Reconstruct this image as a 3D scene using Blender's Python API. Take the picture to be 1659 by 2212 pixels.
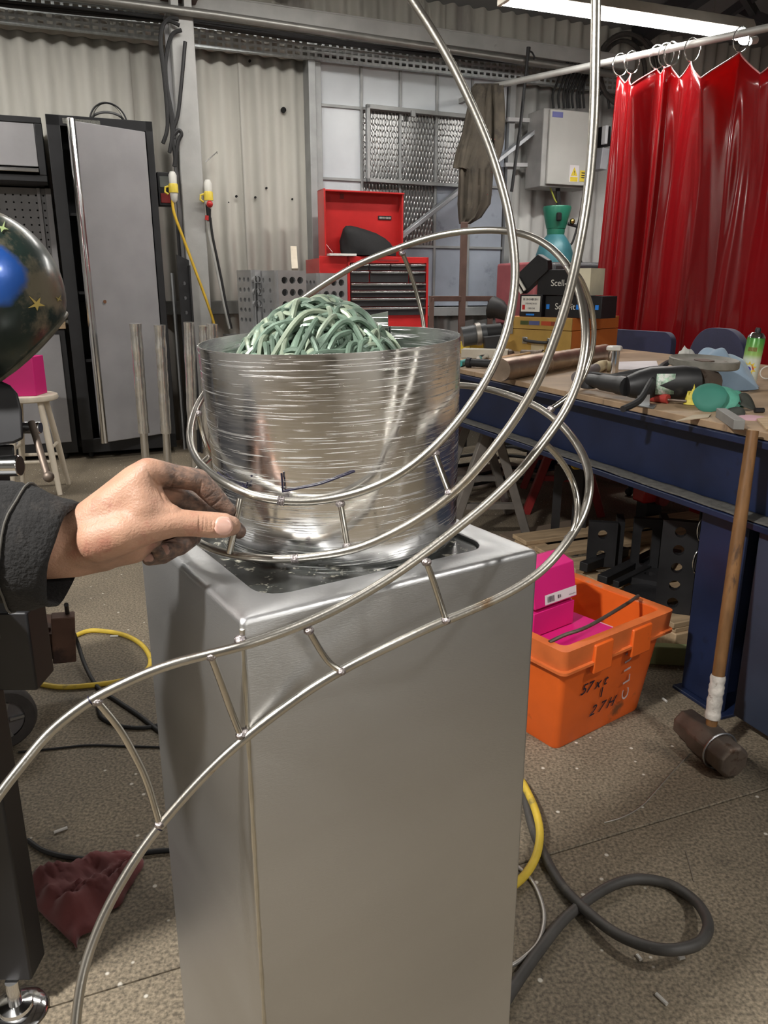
import bpy, bmesh, math, random
import numpy as np
from mathutils import Vector, Matrix, noise
from mathutils.geometry import tessellate_polygon
for o in list(bpy.data.objects): bpy.data.objects.remove(o)
scene = bpy.context.scene
COL = scene.collection
# ------------------------------------------------------------------ camera
F_PX, TH, H = 1660.0, math.radians(16.3), 1.3      # focal length in pixels, pitch down, height
AR = math.radians(21.5)                            # the room's grid is turned by this much
CT, ST, CA, SA = math.cos(TH), math.sin(TH), math.cos(AR), math.sin(AR)
cam_d = bpy.data.cameras.new('camera'); cam = bpy.data.objects.new('camera', cam_d); COL.objects.link(cam)
cam.location = (0, 0, H); cam.rotation_euler = (math.pi/2 - TH, 0, 0)
cam_d.sensor_fit = 'VERTICAL'; cam_d.sensor_height = 24.0; cam_d.lens = 24.0*F_PX/2212.0
cam_d.clip_start = 0.02; cam_d.clip_end = 60
scene.camera = cam
vs = scene.view_settings
vs.view_transform = 'Standard'; vs.look = 'None'; vs.gamma = 1.0; vs.use_curve_mapping = False
vs.exposure = 0.42
def W(u, n, z): return Vector((CA*u - SA*n, SA*u + CA*n, z))
# ------------------------------------------------------------------ world and the tube lights, seen and unseen
world = bpy.data.worlds.new('world'); scene.world = world; world.use_nodes = True
world.node_tree.nodes['Background'].inputs[0].default_value = (0.75, 0.8, 0.9, 1)
world.node_tree.nodes['Background'].inputs[1].default_value = 0.15
# (u, n, z, length, watts): battens parallel to the back wall; all but the first unseen, added for light
BATTENS = [(3.82, 5.0, 3.07, 2.0, 46), (-1.3, 5.5, 3.45, 1.8, 36), (1.5, 5.3, 3.5, 1.8, 30), (1.6, -3.9, 3.2, 2.4, 70), (-3.9, -.6, 3.3, 1.8, 10)]
# (u, n, z, watts): round high bay lamps
HIGHBAYS = [(-1.535, .39, 3.15, 146), (2.0, -.75, 3.2, 34)]
# ------------------------------------------------------------------ pixel -> place helpers (1659 x 2212 frame)
def ray(px, py):
    u = (px-829.5)/F_PX; v = -(py-1106)/F_PX
    return Vector((u, CT+v*ST, -ST+v*CT))
def at(px, py, d): return Vector((0, 0, H)) + ray(px, py)*d
def onz(px, py, z):
    r = ray(px, py); return at(px, py, (z-H)/r.z)
def onn(px, py, n):
    r = ray(px, py); return at(px, py, n/(-SA*r.x+CA*r.y))
def onu(px, py, u):
    r = ray(px, py); return at(px, py, u/(CA*r.x+SA*r.y))
def UN(p): return Vector((CA*p.x+SA*p.y, -SA*p.x+CA*p.y, p.z))
def pu(px, py, n): q = UN(onn(px, py, n)); return q.x, q.z
RZ = Matrix.Rotation(AR, 4, 'Z')
# ------------------------------------------------------------------ objects
def tag(o, label=None, cat=None, group=None, kind=None):
    if label: o['label'] = label
    if cat: o['category'] = cat
    if group: o['group'] = group
    if kind: o['kind'] = kind
    return o
def thing(name, label, cat, loc=(0, 0, 0), rz=0.0, group=None, rot=None):
    o = bpy.data.objects.new(name, None); COL.objects.link(o)
    o.empty_display_size = 0.05
    o.location = loc; o.rotation_euler = rot if rot else (0, 0, rz)
    return tag(o, label, cat, group)
def copy_tree(o, parent=None, loc=None, rz=None, label=None):
    c = o.copy(); COL.objects.link(c); c.parent = parent
    if loc is not None: c.location = loc
    if rz is not None: c.rotation_euler = (0, 0, rz)
    if label: c['label'] = label
    for ch in list(o.children): copy_tree(ch, c)
    return c
def spline(pts, n=8, closed=False):
    """Catmull-Rom through pts (tuples of any length)"""
    P = [Vector(p) for p in pts]; out = []; m = len(P)
    rng = range(m if closed else m-1)
    for i in rng:
        if closed: a, b, c, d = P[(i-1) % m], P[i], P[(i+1) % m], P[(i+2) % m]
        else: a, b, c, d = P[max(i-1, 0)], P[i], P[i+1], P[min(i+2, m-1)]
        for k in range(n):
            t = k/n
            out.append(0.5*((2*b)+(c-a)*t+(2*a-5*b+4*c-d)*t*t+(3*b-a-3*c+d)*t**3))
    if not closed: out.append(P[-1].copy())
    return out
def relax(P, it=2):
    P = [p.copy() for p in P]
    for _ in range(it):
        P = [P[0]]+[(P[i-1]+2*P[i]+P[i+1])/4 for i in range(1, len(P)-1)]+[P[-1]]
    return P
class MB:
    def __init__(s): s.v = []; s.f = []; s.m = []; s.mi = 0
    def add(s, vs, fs, M=None):
        o = len(s.v)
        s.v += [(M @ Vector(p)) if M is not None else Vector(p) for p in vs]
        s.f += [tuple(i+o for i in f) for f in fs]; s.m += [s.mi]*len(fs); return s
    def box(s, c, d, M=None):
        x, y, z = c; a, b, h = d[0]/2, d[1]/2, d[2]/2
        return s.add([(x-a, y-b, z-h), (x+a, y-b, z-h), (x+a, y+b, z-h), (x-a, y+b, z-h), (x-a, y-b, z+h), (x+a, y-b, z+h), (x+a, y+b, z+h), (x-a, y+b, z+h)],
              [(0, 3, 2, 1), (4, 5, 6, 7), (0, 1, 5, 4), (1, 2, 6, 5), (2, 3, 7, 6), (3, 0, 4, 7)], M)
    def bb(s, x0, x1, y0, y1, z0, z1, M=None):
        return s.box(((x0+x1)/2, (y0+y1)/2, (z0+z1)/2), (abs(x1-x0), abs(y1-y0), abs(z1-z0)), M)
    def loft(s, loops, cap0=True, cap1=True, closed=True, M=None):
        n = len(loops[0]); vs = [p for L in loops for p in L]; fs = []
        for i in range(len(loops)-1):
            for j in range(n if closed else n-1):
                k = (j+1) % n
                fs.append((i*n+j, i*n+k, (i+1)*n+k, (i+1)*n+j))
        if cap0: fs.append(tuple(reversed(range(n))))
        if cap1: fs.append(tuple(range((len(loops)-1)*n, len(loops)*n)))
        return s.add(vs, fs, M)
    def bar(s, p0, p1, w, h, up=(0, 0, 1)):
        p0, p1 = Vector(p0), Vector(p1); d = (p1-p0).normalized(); up = Vector(up)
        x = d.cross(up)
        if x.length < 1e-4: x = d.cross(Vector((1, 0, 0)))
        x.normalize(); y = x.cross(d)
        q = [(-w/2, -h/2), (w/2, -h/2), (w/2, h/2), (-w/2, h/2)]
        return s.loft([[p+x*a+y*b for a, b in q] for p in (p0, p1)])
    def tube(s, pts, r, seg=10, caps=True, M=None, closed=False):
        P = [Vector(p) for p in pts]; n = len(P); loops = []; up = None
        for i in range(n):
            if closed: t = P[(i+1) % n]-P[i-1]
            else: t = P[min(i+1, n-1)]-P[max(i-1, 0)]
            t.normalize()
            if up is None:
                up = Vector((0, 0, 1)) if abs(t.z) < .9 else Vector((1, 0, 0))
            up = up-t*up.dot(t); up.normalize(); b = t.cross(up)
            rr = r[i] if isinstance(r, (list, tuple)) else r
            loops.append([P[i]+(up*math.cos(2*math.pi*k/seg)+b*math.sin(2*math.pi*k/seg))*rr for k in range(seg)])
        if closed: loops.append(loops[0]); caps = False
        return s.loft(loops, caps, caps, M=M)
    def cyl(s, p0, p1, r, seg=16, r1=None, caps=True):
        return s.tube([p0, p1], [r, r if r1 is None else r1], seg, caps)
    def lathe(s, prof, seg=24, M=None, cap0=True, cap1=True):
        return s.loft([[(r*math.cos(2*math.pi*k/seg), r*math.sin(2*math.pi*k/seg), z) for k in range(seg)] for r, z in prof], cap0, cap1, M=M)
    def ball(s, c, r, seg=12, sc=(1, 1, 1)):
        c = Vector(c); L = []
        for i in range(1, seg//2+1):
            a = math.pi*(i-.5)/(seg//2)
            L.append([c+Vector((r*math.sin(a)*math.cos(2*math.pi*k/seg)*sc[0], r*math.sin(a)*math.sin(2*math.pi*k/seg)*sc[1], -r*math.cos(a)*sc[2])) for k in range(seg)])
        return s.loft(L)
    def plate(s, outer, holes, h, M=None):
        """flat plate in xy from z=0 to z=h with real holes"""
        polys = [[Vector((p[0], p[1], 0)) for p in L] for L in [outer]+list(holes)]
        tris = tessellate_polygon(polys); flat = [p for L in polys for p in L]; N = len(flat)
        vs = [(p.x, p.y, 0) for p in flat]+[(p.x, p.y, h) for p in flat]
        fs = []
        for t in tris:
            a, b, c = (flat[i] for i in t)
            if (b-a).cross(c-a).z < 0: t = (t[0], t[2], t[1])
            fs.append(tuple(i+N for i in t)); fs.append(tuple(reversed(t)))
        o = 0
        for L in polys:
            m = len(L)
            for j in range(m): fs.append((o+j, o+(j+1) % m, o+(j+1) % m+N, o+j+N))
            o += m
        return s.add(vs, fs, M)
    def prism(s, outer, h, M=None): return s.plate(outer, [], h, M)
    def build(s, name, mat, parent=None, world=False, bev=0, smooth=40, bseg=2, recalc=True, solid=0, sub=0):
        me = bpy.data.meshes.new(name)
        V = s.v
        o = bpy.data.objects.new(name, me); COL.objects.link(o)
        if parent is not None:
            o.parent = parent
            if world:
                Mi = Matrix.Identity(4); q = parent
                while q is not None: Mi = q.matrix_basis @ Mi; q = q.parent
                Mi = Mi.inverted(); V = [Mi @ p for p in V]
        me.from_pydata([tuple(p) for p in V], [], s.f)
        for m in (mat if isinstance(mat, (list, tuple)) else [mat]): me.materials.append(m)
        if any(s.m): me.polygons.foreach_set('material_index', s.m)
        if recalc:
            bm = bmesh.new(); bm.from_mesh(me); bmesh.ops.recalc_face_normals(bm, faces=bm.faces); bm.to_mesh(me); bm.free()
        if smooth:
            me.polygons.foreach_set('use_smooth', [True]*len(me.polygons)); me.set_sharp_from_angle(angle=math.radians(smooth))
        me.update()
        if solid:
            md = o.modifiers.new('thickness', 'SOLIDIFY'); md.thickness = solid; md.offset = 0
        if bev:
            md = o.modifiers.new('bevel', 'BEVEL'); md.width = bev; md.segments = bseg; md.limit_method = 'ANGLE'; md.angle_limit = math.radians(35)
        if sub:
            md = o.modifiers.new('sub', 'SUBSURF'); md.levels = sub; md.render_levels = sub
        return o
    def top(s, name, mat, label, cat, group=None, kind=None, base=None, rz=0.0, **k):
        """a thing that is one mesh: its origin goes to the base of its bounds"""
        if base is None:
            xs = [p.x for p in s.v]; ys = [p.y for p in s.v]
            base = Vector(((min(xs)+max(xs))/2, (min(ys)+max(ys))/2, min(p.z for p in s.v)))
        base = Vector(base); R = Matrix.Translation(base) @ Matrix.Rotation(rz, 4, 'Z'); Ri = R.inverted()
        s.v = [Ri @ p for p in s.v]
        o = s.build(name, mat, None, **k); o.location = base; o.rotation_euler = (0, 0, rz)
        return tag(o, label, cat, group, kind)
def rrect(x0, x1, y0, y1, r, n=4):
    out = []
    for cx, cy, a0 in ((x1-r, y1-r, 0), (x0+r, y1-r, 90), (x0+r, y0+r, 180), (x1-r, y0+r, 270)):
        for k in range(n+1):
            a = math.radians(a0+90*k/n); out.append((cx+r*math.cos(a), cy+r*math.sin(a)))
    return out
def circ(cx, cy, r, n=12): return [(cx+r*math.cos(2*math.pi*k/n), cy+r*math.sin(2*math.pi*k/n)) for k in range(n)]
def TRS(loc, rot=(0, 0, 0)):
    return Matrix.Translation(Vector(loc)) @ Matrix.Rotation(rot[2], 4, 'Z') @ Matrix.Rotation(rot[1], 4, 'Y') @ Matrix.Rotation(rot[0], 4, 'X')
def text(name, s, size, M, mat, parent=None, extrude=0.0004, align='CENTER', world=False, shear=0, xs=1.0):
    cu = bpy.data.curves.new(name, 'FONT'); cu.body = s; cu.size = size; cu.extrude = extrude; cu.align_x = align; cu.align_y = 'CENTER'; cu.shear = shear
    t = bpy.data.objects.new(name, cu); COL.objects.link(t)
    bpy.context.view_layer.update()
    me = bpy.data.meshes.new_from_object(t.evaluated_get(bpy.context.evaluated_depsgraph_get()))
    bpy.data.objects.remove(t)
    b = MB(); b.add([(v.co.x*xs, v.co.y, v.co.z) for v in me.vertices], [tuple(p.vertices) for p in me.polygons], M)
    bpy.data.meshes.remove(me)
    return b.build(name, mat, parent, world=world, smooth=0, recalc=False)
def print_marks(name, x0, x1, z, h, M, mat, parent, seed=0):
    """a line of print too small to read: a row of uneven strokes"""
    r = random.Random(seed); b = MB(); x = x0
    while x < x1:
        w = r.uniform(.08, .3)*h; k = r.uniform(.6, 1)*h
        b.add([(x, z-k/2, 0), (x+w, z-k/2, 0), (x+w, z+k/2, 0), (x, z+k/2, 0)], [(0, 1, 2, 3)], M); x += w+r.uniform(.12, .4)*h
    return b.build(name, mat, parent, smooth=0, recalc=False)
# ------------------------------------------------------------------ procedural materials
def M(name, col, rough=.5, metal=0., var=.15, vs=6., bump=0., bs=60., spot=None, spot_at=.62, spot_s=5., rvar=.1, coat=0., stretch=(1, 1, 1), trans=0., emit=None, estr=0., sheen=0., sss=0., spec=.5, detail=5, croughness=.1):
    m = bpy.data.materials.new(name); m.use_nodes = True; nt = m.node_tree; N = nt.nodes; L = nt.links
    b = N['Principled BSDF']
    tc = N.new('ShaderNodeTexCoord'); mp = N.new('ShaderNodeMapping'); mp.inputs['Scale'].default_value = stretch
    L.new(tc.outputs['Object'], mp.inputs[0])
    nz = N.new('ShaderNodeTexNoise'); nz.inputs['Scale'].default_value = vs; nz.inputs['Detail'].default_value = detail; L.new(mp.outputs[0], nz.inputs['Vector'])
    mx = N.new('ShaderNodeMix'); mx.data_type = 'RGBA'
    mx.inputs[6].default_value = tuple(max(0, c*(1-var)) for c in col)+(1,); mx.inputs[7].default_value = tuple(min(1, c*(1+var)) for c in col)+(1,)
    mr = N.new('ShaderNodeMapRange'); mr.inputs[1].default_value = .3; mr.inputs[2].default_value = .7
    L.new(nz.outputs[0], mr.inputs[0]); L.new(mr.outputs[0], mx.inputs[0])
    out = mx.outputs[2]
    if spot:
        n2 = N.new('ShaderNodeTexNoise'); n2.inputs['Scale'].default_value = spot_s; n2.inputs['Detail'].default_value = 7; n2.inputs['Roughness'].default_value = .65
        L.new(mp.outputs[0], n2.inputs['Vector'])
        r2 = N.new('ShaderNodeMapRange'); r2.inputs[1].default_value = spot_at; r2.inputs[2].default_value = spot_at+.1; L.new(n2.outputs[0], r2.inputs[0])
        m2 = N.new('ShaderNodeMix'); m2.data_type = 'RGBA'; L.new(out, m2.inputs[6]); m2.inputs[7].default_value = tuple(spot)+(1,); L.new(r2.outputs[0], m2.inputs[0]); out = m2.outputs[2]
    L.new(out, b.inputs['Base Color'])
    rr = N.new('ShaderNodeMapRange'); rr.inputs[3].default_value = max(.02, rough-rvar*rough); rr.inputs[4].default_value = min(1, rough+rvar*rough); L.new(nz.outputs[0], rr.inputs[0]); L.new(rr.outputs[0], b.inputs['Roughness'])
    b.inputs['Metallic'].default_value = metal; b.inputs['Specular IOR Level'].default_value = spec
    if coat: b.inputs['Coat Weight'].default_value = coat; b.inputs['Coat Roughness'].default_value = croughness
    if trans: b.inputs['Transmission Weight'].default_value = trans
    if sheen: b.inputs['Sheen Weight'].default_value = sheen
    if sss: b.inputs['Subsurface Weight'].default_value = sss; b.inputs['Subsurface Radius'].default_value = (.012, .004, .002); b.inputs['Subsurface Scale'].default_value = .35
    if emit: b.inputs['Emission Color'].default_value = tuple(emit)+(1,); b.inputs['Emission Strength'].default_value = estr
    if bump:
        n3 = N.new('ShaderNodeTexNoise'); n3.inputs['Scale'].default_value = bs; n3.inputs['Detail'].default_value = 4; L.new(mp.outputs[0], n3.inputs['Vector'])
        bp = N.new('ShaderNodeBump'); bp.inputs['Strength'].default_value = bump; bp.inputs['Distance'].default_value = .004; L.new(n3.outputs[0], bp.inputs['Height']); L.new(bp.outputs[0], b.inputs['Normal'])
    return m
def nodes(m): return m.node_tree.nodes, m.node_tree.links, m.node_tree.nodes['Principled BSDF']
STEEL = M('tube_steel', (.54, .515, .465), .31, 1, .12, 14, spot=(.36, .24, .14), spot_at=.61, spot_s=9, bump=.05, bs=300)
ROD = M('rung_steel', (.55, .52, .46), .26, 1, .15, 20, spot=(.36, .25, .15), spot_at=.6, spot_s=14)
WELD = M('weld_bead', (.42, .38, .38), .3, 1, .5, 150, bump=.6, bs=400, spot=(.16, .13, .3), spot_at=.6, spot_s=120)
INK = M('marker_ink', (.012, .01, .03), .5, 0, .1)
ALU = M('aluminium', (.74, .74, .75), .15, 1, .05, 4)
GREYALU = M('grey_alu', (.42, .43, .44), .42, 1, .12, 9)
CHROME = M('chrome', (.8, .8, .8), .12, 1, .04, 5)
GRANITE = M('granite', (.022, .024, .022), .22, 0, .4, 90, spot=(.42, .40, .33), spot_at=.57, spot_s=85)
BLACK = M('black_paint', (.012, .012, .014), .45, 0, .3, 8, spot=(.05, .045, .04), spot_at=.68, spot_s=10)
BLACKM = M('black_steel', (.03, .03, .032), .5, .4, .3, 9, spot=(.09, .075, .06), spot_at=.66)
RUBBER = M('rubber', (.016, .016, .017), .6, 0, .3, 10)
HOSE = M('grey_hose', (.06, .056, .052), .55, 0, .25, 12, spot=(.12, .11, .09), spot_at=.6, spot_s=18)
YHOSE = M('yellow_hose', (.62, .44, .05), .5, 0, .2, 12, spot=(.25, .2, .07), spot_at=.6, spot_s=15)
YELLOW = M('yellow_plastic', (.75, .58, .06), .4, 0, .1)
WHITEP = M('white_plastic', (.72, .71, .66), .4, 0, .1, spot=(.45, .43, .38), spot_at=.66)
GREYP = M('grey_paint', (.40, .40, .39), .5, 0, .1, 7, spot=(.25, .24, .22), spot_at=.67, bump=.15, bs=90)
DOORG = M('door_grey', (.30, .295, .305), .5, 0, .08, 5, bump=.12, bs=600)
RED = M('red_paint', (.52, .02, .02), .35, 0, .12, 6, spot=(.2, .012, .012), spot_at=.68, coat=.3)
DKRED = M('dull_red', (.26, .02, .02), .5, 0, .2)
BLUE = M('blue_paint', (.010, .018, .055), .45, 0, .3, 5, spot=(.007, .008, .02), spot_at=.6)
DUST = M('dust', (.105, .10, .09), .95, 0, .3, 40, bump=.6, bs=120)
MAGENTA = M('magenta_card', (.66, .012, .19), .55, 0, .06)
MAGIN = M('card_edge', (.70, .42, .48), .8, 0, .1)
ORANGE = M('orange_plastic', (.78, .13, .015), .45, 0, .12, 5, spot=(.22, .065, .02), spot_at=.6, spot_s=6, bump=.05, bs=40)
ORANGEW = M('orange_worn', (.66, .15, .035), .55, 0, .2, 9, spot=(.42, .24, .16), spot_at=.58, spot_s=9)
WOOD = M('plywood', (.36, .25, .155), .6, 0, .25, 3.5, spot=(.13, .09, .06), spot_at=.6, spot_s=4, stretch=(1, 3, 1), bump=.05)
PINE = M('pine', (.46, .33, .20), .65, 0, .25, 6, stretch=(1, 6, 6), spot=(.25, .17, .1), spot_at=.62)
HANDLEW = M('hammer_wood', (.17, .082, .028), .5, 0, .35, 10, stretch=(4, 4, .6), spot=(.07, .035, .018), spot_at=.58, spot_s=9)
WHITEW = M('white_wood', (.66, .59, .48), .55, 0, .12, 5, stretch=(3, 3, 1), spot=(.42, .33, .23), spot_at=.66)
IRON = M('rusty_iron', (.17, .135, .11), .55, .75, .3, 12, spot=(.1, .06, .04), spot_at=.55, spot_s=14, bump=.2, bs=70)
RUST = M('rust', (.12, .065, .045), .75, .2, .35, 9, spot=(.05, .03, .025), spot_at=.55)
COPPERY = M('mill_bar', (.42, .33, .26), .38, .9, .2, 14, spot=(.6, .5, .42), spot_at=.6, spot_s=14, bump=.2, bs=50)
PAPER = M('paper', (.74, .70, .72), .8, 0, .05)
BROWNST = M('brown_steel', (.16, .10, .085), .55, .4, .25, 8)
CONC = M('wall_backing', (.30, .29, .27), .9, 0, .15, 2)
PLASTIC_WRAP = M('plastic_wrap', (.78, .77, .74), .22, .85, .2, 40, bump=.45, bs=50, stretch=(1, 1, .4), coat=.6)
# ================================================================== the room
def corr_mat():
    m = M('cement_sheet', (.50, .485, .44), .85, 0, .16, 1.6, spot=(.33, .31, .29), spot_at=.6, spot_s=1.1, stretch=(1.6, 1, .35), bump=.1, bs=40)
    return m
CEM = corr_mat()
CEMW = M('cement_sheet_pale', (.58, .58, .565), .8, 0, .1, 1.6, spot=(.42, .42, .42), spot_at=.62, spot_s=1.3, stretch=(1.6, 1, .35))
def floor_mat():
    m = M('concrete_floor', (.205, .168, .118), .72, 0, .25, 2.2, spot=(.105, .088, .064), spot_at=.6, spot_s=1.6, bump=.35, bs=70, rvar=.2)
    N, L, b = nodes(m)
    src = b.inputs['Base Color'].links[0].from_socket
    tc = [n for n in N if n.type == 'TEX_COORD'][0]
    # fine aggregate, pale chips, crack lines
    ag = N.new('ShaderNodeTexNoise'); ag.inputs['Scale'].default_value = 130; ag.inputs['Detail'].default_value = 3; L.new(tc.outputs['Object'], ag.inputs['Vector'])
    am = N.new('ShaderNodeMapRange'); am.inputs[1].default_value = .35; am.inputs[2].default_value = .68; am.inputs[3].default_value = .50; am.inputs[4].default_value = 1.35; L.new(ag.outputs[0], am.inputs[0])
    mu = N.new('ShaderNodeVectorMath'); mu.operation = 'SCALE'; L.new(src, mu.inputs[0]); L.new(am.outputs[0], mu.inputs['Scale'])
    vo = N.new('ShaderNodeTexVoronoi'); vo.inputs['Scale'].default_value = 22; L.new(tc.outputs['Object'], vo.inputs['Vector'])
    cr = N.new('ShaderNodeMapRange'); cr.inputs[1].default_value = .13; cr.inputs[2].default_value = .08; L.new(vo.outputs['Distance'], cr.inputs[0])
    rn = N.new('ShaderNodeMath'); rn.operation = 'GREATER_THAN'; rn.inputs[1].default_value = .55
    sp = N.new('ShaderNodeSeparateColor'); L.new(vo.outputs['Color'], sp.inputs[0]); L.new(sp.outputs[0], rn.inputs[0])
    ml = N.new('ShaderNodeMath'); ml.operation = 'MULTIPLY'; L.new(cr.outputs[0], ml.inputs[0]); L.new(rn.outputs[0], ml.inputs[1])
    mx = N.new('ShaderNodeMix'); mx.data_type = 'RGBA'; L.new(ml.outputs[0], mx.inputs[0]); L.new(mu.outputs[0], mx.inputs[6]); mx.inputs[7].default_value = (.62, .58, .5, 1)
    L.new(mx.outputs[2], b.inputs['Base Color'])
    return m
FLOORM = floor_mat()
# floor: poured bays with thin joints between them, laid along the room grid
b = MB(); b.bb(-5, 7, -5, 7, -.12, -.012, RZ); flo = b.build('floor', M('joint_dirt', (.07, .06, .05), .95), smooth=0); tag(flo, kind='structure')
US = [-5, -2.2, 2.9, 7]; NS = [-5, -2.2, 1.28, 7]
rnd = random.Random(4)
for i in range(len(US)-1):
    for j in range(len(NS)-1):
        g = .002
        b = MB(); b.bb(US[i]+g, US[i+1]-g, NS[j]+g, NS[j+1]-g, -.012, 0, RZ)
        b.build('concrete_bay', FLOORM, flo, smooth=0, bev=.002, bseg=1)
# corrugated cement sheets on the back wall
def corr(u0, u1, z0, z1, n, amp=.024, per=.146, nz=2):
    b = MB(); k = max(2, int((u1-u0)/per*10)); L = []
    for j in range(nz+1):
        z = z0+(z1-z0)*j/nz
        L.append([W(u0+(u1-u0)*i/k, n-amp*math.cos(2*math.pi*(u0+(u1-u0)*i/k)/per), z) for i in range(k+1)])
    b.loft(L, False, False, closed=False)
    return b
b = MB(); b.bb(-5, 7, 6.98, 7.06, -.1, 4.6, RZ); wb = b.build('wall_back', CONC, smooth=0); tag(wb, kind='structure')
def sheet(u0, u1, z0, z1, n, mat=CEM): corr(u0, u1, z0, z1, n).build('corrugated_sheet', mat, wb, smooth=60, solid=.007, recalc=False)
for u0, u1, k in ((-4.9, -3.2, 0), (-3.25, -1.5, 1), (-1.55, -.3, 0), (-.35, .62, 1), (.57, 1.5, 0), (1.45, 2.07, 1)):
    sheet(u0, u1, 0, 3.16, 6.925-.008*k)
for u0, u1, k in ((-4.9, -2.4, 0), (-2.45, -.4, 1), (-.45, .9, 0), (.85, 2.2, 1), (2.15, 3.35, 0), (3.3, 4.4, 1), (4.35, 5.6, 0), (5.55, 6.9, 1)):
    sheet(u0, u1, 3.1, 3.85, 6.905-.006*k)
sheet(2.02, 3.1, 0, 1.12, 6.925, CEMW); sheet(3.05, 4.1, 0, 1.12, 6.917, CEMW)
sheet(3.92, 4.9, 0, 3.16, 6.925, CEMW); sheet(4.85, 5.9, 0, 3.16, 6.917, CEMW); sheet(5.85, 6.9, 0, 3.16, 6.925, CEMW)
# dark horizontal rail carrying the sheets
b = MB(); b.bb(-4.9, 2.05, 6.8, 6.87, 1.08, 1.19, RZ); b.bb(3.98, 6.4, 6.8, 6.87, 1.08, 1.16, RZ)
o = b.build('trim_1', M('dark_rail', (.11, .11, .10), .7), bev=.004); tag(o, kind='structure')
# painted plates on the sheets: fixing holes and one knocked-out hole
b = MB(); DARK = M('hole_dark', (.006, .006, .006), .9)
for px, py, r in ((613, 237, .022), (511, 424, .010), (552, 426, .009), (632, 430, .009), (540, 131, .010), (576, 406, .009), (494, 437, .006)):
    p = onn(px, py, 6.898); b.cyl(p, p+W(0, .02, 0), r, 10)
b.build('fixing_hole', DARK, wb, smooth=0)
# side walls, the wall behind the camera, roof
PALE = M('side_wall', (.42, .41, .39), .85, 0, .15, 1.2)
for nm, q in (('wall_left', (-5, -4.9, -5, 7)), ('wall_right', (6.9, 7, -5, 7)), ('wall_front', (-5, 7, -5, -4.9))):
    b = MB(); b.bb(*q, -.1, 5.8, RZ); tag(b.build(nm, PALE, smooth=0), kind='structure')
ROOF = M('roof_sheet', (.24, .245, .25), .6, .2, .12, 1.5)
b = MB(); zr = lambda n: 3.66+(6.9-n)*math.tan(math.radians(9))
b.add([W(-5, 7, zr(7)), W(7, 7, zr(7)), W(7, -5, zr(-5)), W(-5, -5, zr(-5)), W(-5, 7, zr(7)+.08), W(7, 7, zr(7)+.08), W(7, -5, zr(-5)+.08), W(-5, -5, zr(-5)+.08)],
      [(0, 1, 2, 3), (7, 6, 5, 4), (0, 1, 5, 4), (1, 2, 6, 5), (2, 3, 7, 6), (3, 0, 4, 7)])
roof = b.build('ceiling', ROOF, smooth=0); tag(roof, kind='structure')
BEAM = M('roof_beam', (.05, .05, .055), .6, .3)
for uu in (-1.2, 1.8, 5.25):
    b = MB(); b.bar(W(uu, 6.8, zr(6.8)-.1), W(uu, -4.9, zr(-4.9)-.1), .12, .16); b.build('rafter', BEAM, roof, bev=.005)
for nn in (5.9, 4.3, 2.6, .8, -1, -3):
    b = MB(); b.bar(W(-4.9, nn, zr(nn)-.045), W(6.9, nn, zr(nn)-.045), .06, .08); b.build('purlin', BEAM, roof)
for (a, c) in (((1560, 40), (1659, -30)), ((1600, 20), (1700, 60)), ((1640, 45), (1600, -20))):
    b = MB(); b.bar(onn(*a, 6.0), onn(*c, 5.6), .05, .07); b.build('truss_member', BEAM, roof)
# the unseen end of the shop behind the viewpoint: roller door and dark racks added for the bright metal to mirror
ROLL = M('roller_slat', (.62, .62, .60), .5, .2, .06)
dr_ = thing('added_door_1', None, None, W(1.6, -4.85, 0), AR); tag(dr_, kind='structure')
for k in range(16):
    b = MB(); b.bb(-1.5, 1.5, 0, .04, .2*k+.004, .2*k+.196); b.build('slat', ROLL, dr_, smooth=0, bev=.01, bseg=1)
for k, (u_, lab) in enumerate(((-1.4, 'unseen dark rack added left of the roller door for reflections'), (4.3, 'unseen dark rack added right of the roller door for reflections'))):
    t = thing('added_rack', lab, 'rack', W(u_, -4.6, 0), AR)
    for x in (-.8, .8):
        for y in (-.22, .22):
            b = MB(); b.bb(x-.03, x+.03, y-.03, y+.03, 0, 2.4); b.build('upright', BLACKM, t)
    for z in (.3, .95, 1.6, 2.3):
        b = MB(); b.bb(-.8, .8, -.25, .25, z-.03, z); b.build('shelf', BLACKM, t)
    b = MB(); b.bb(-.8, .8, .2, .22, .0, 2.4); b.build('back_panel', BLACK, t)
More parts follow.
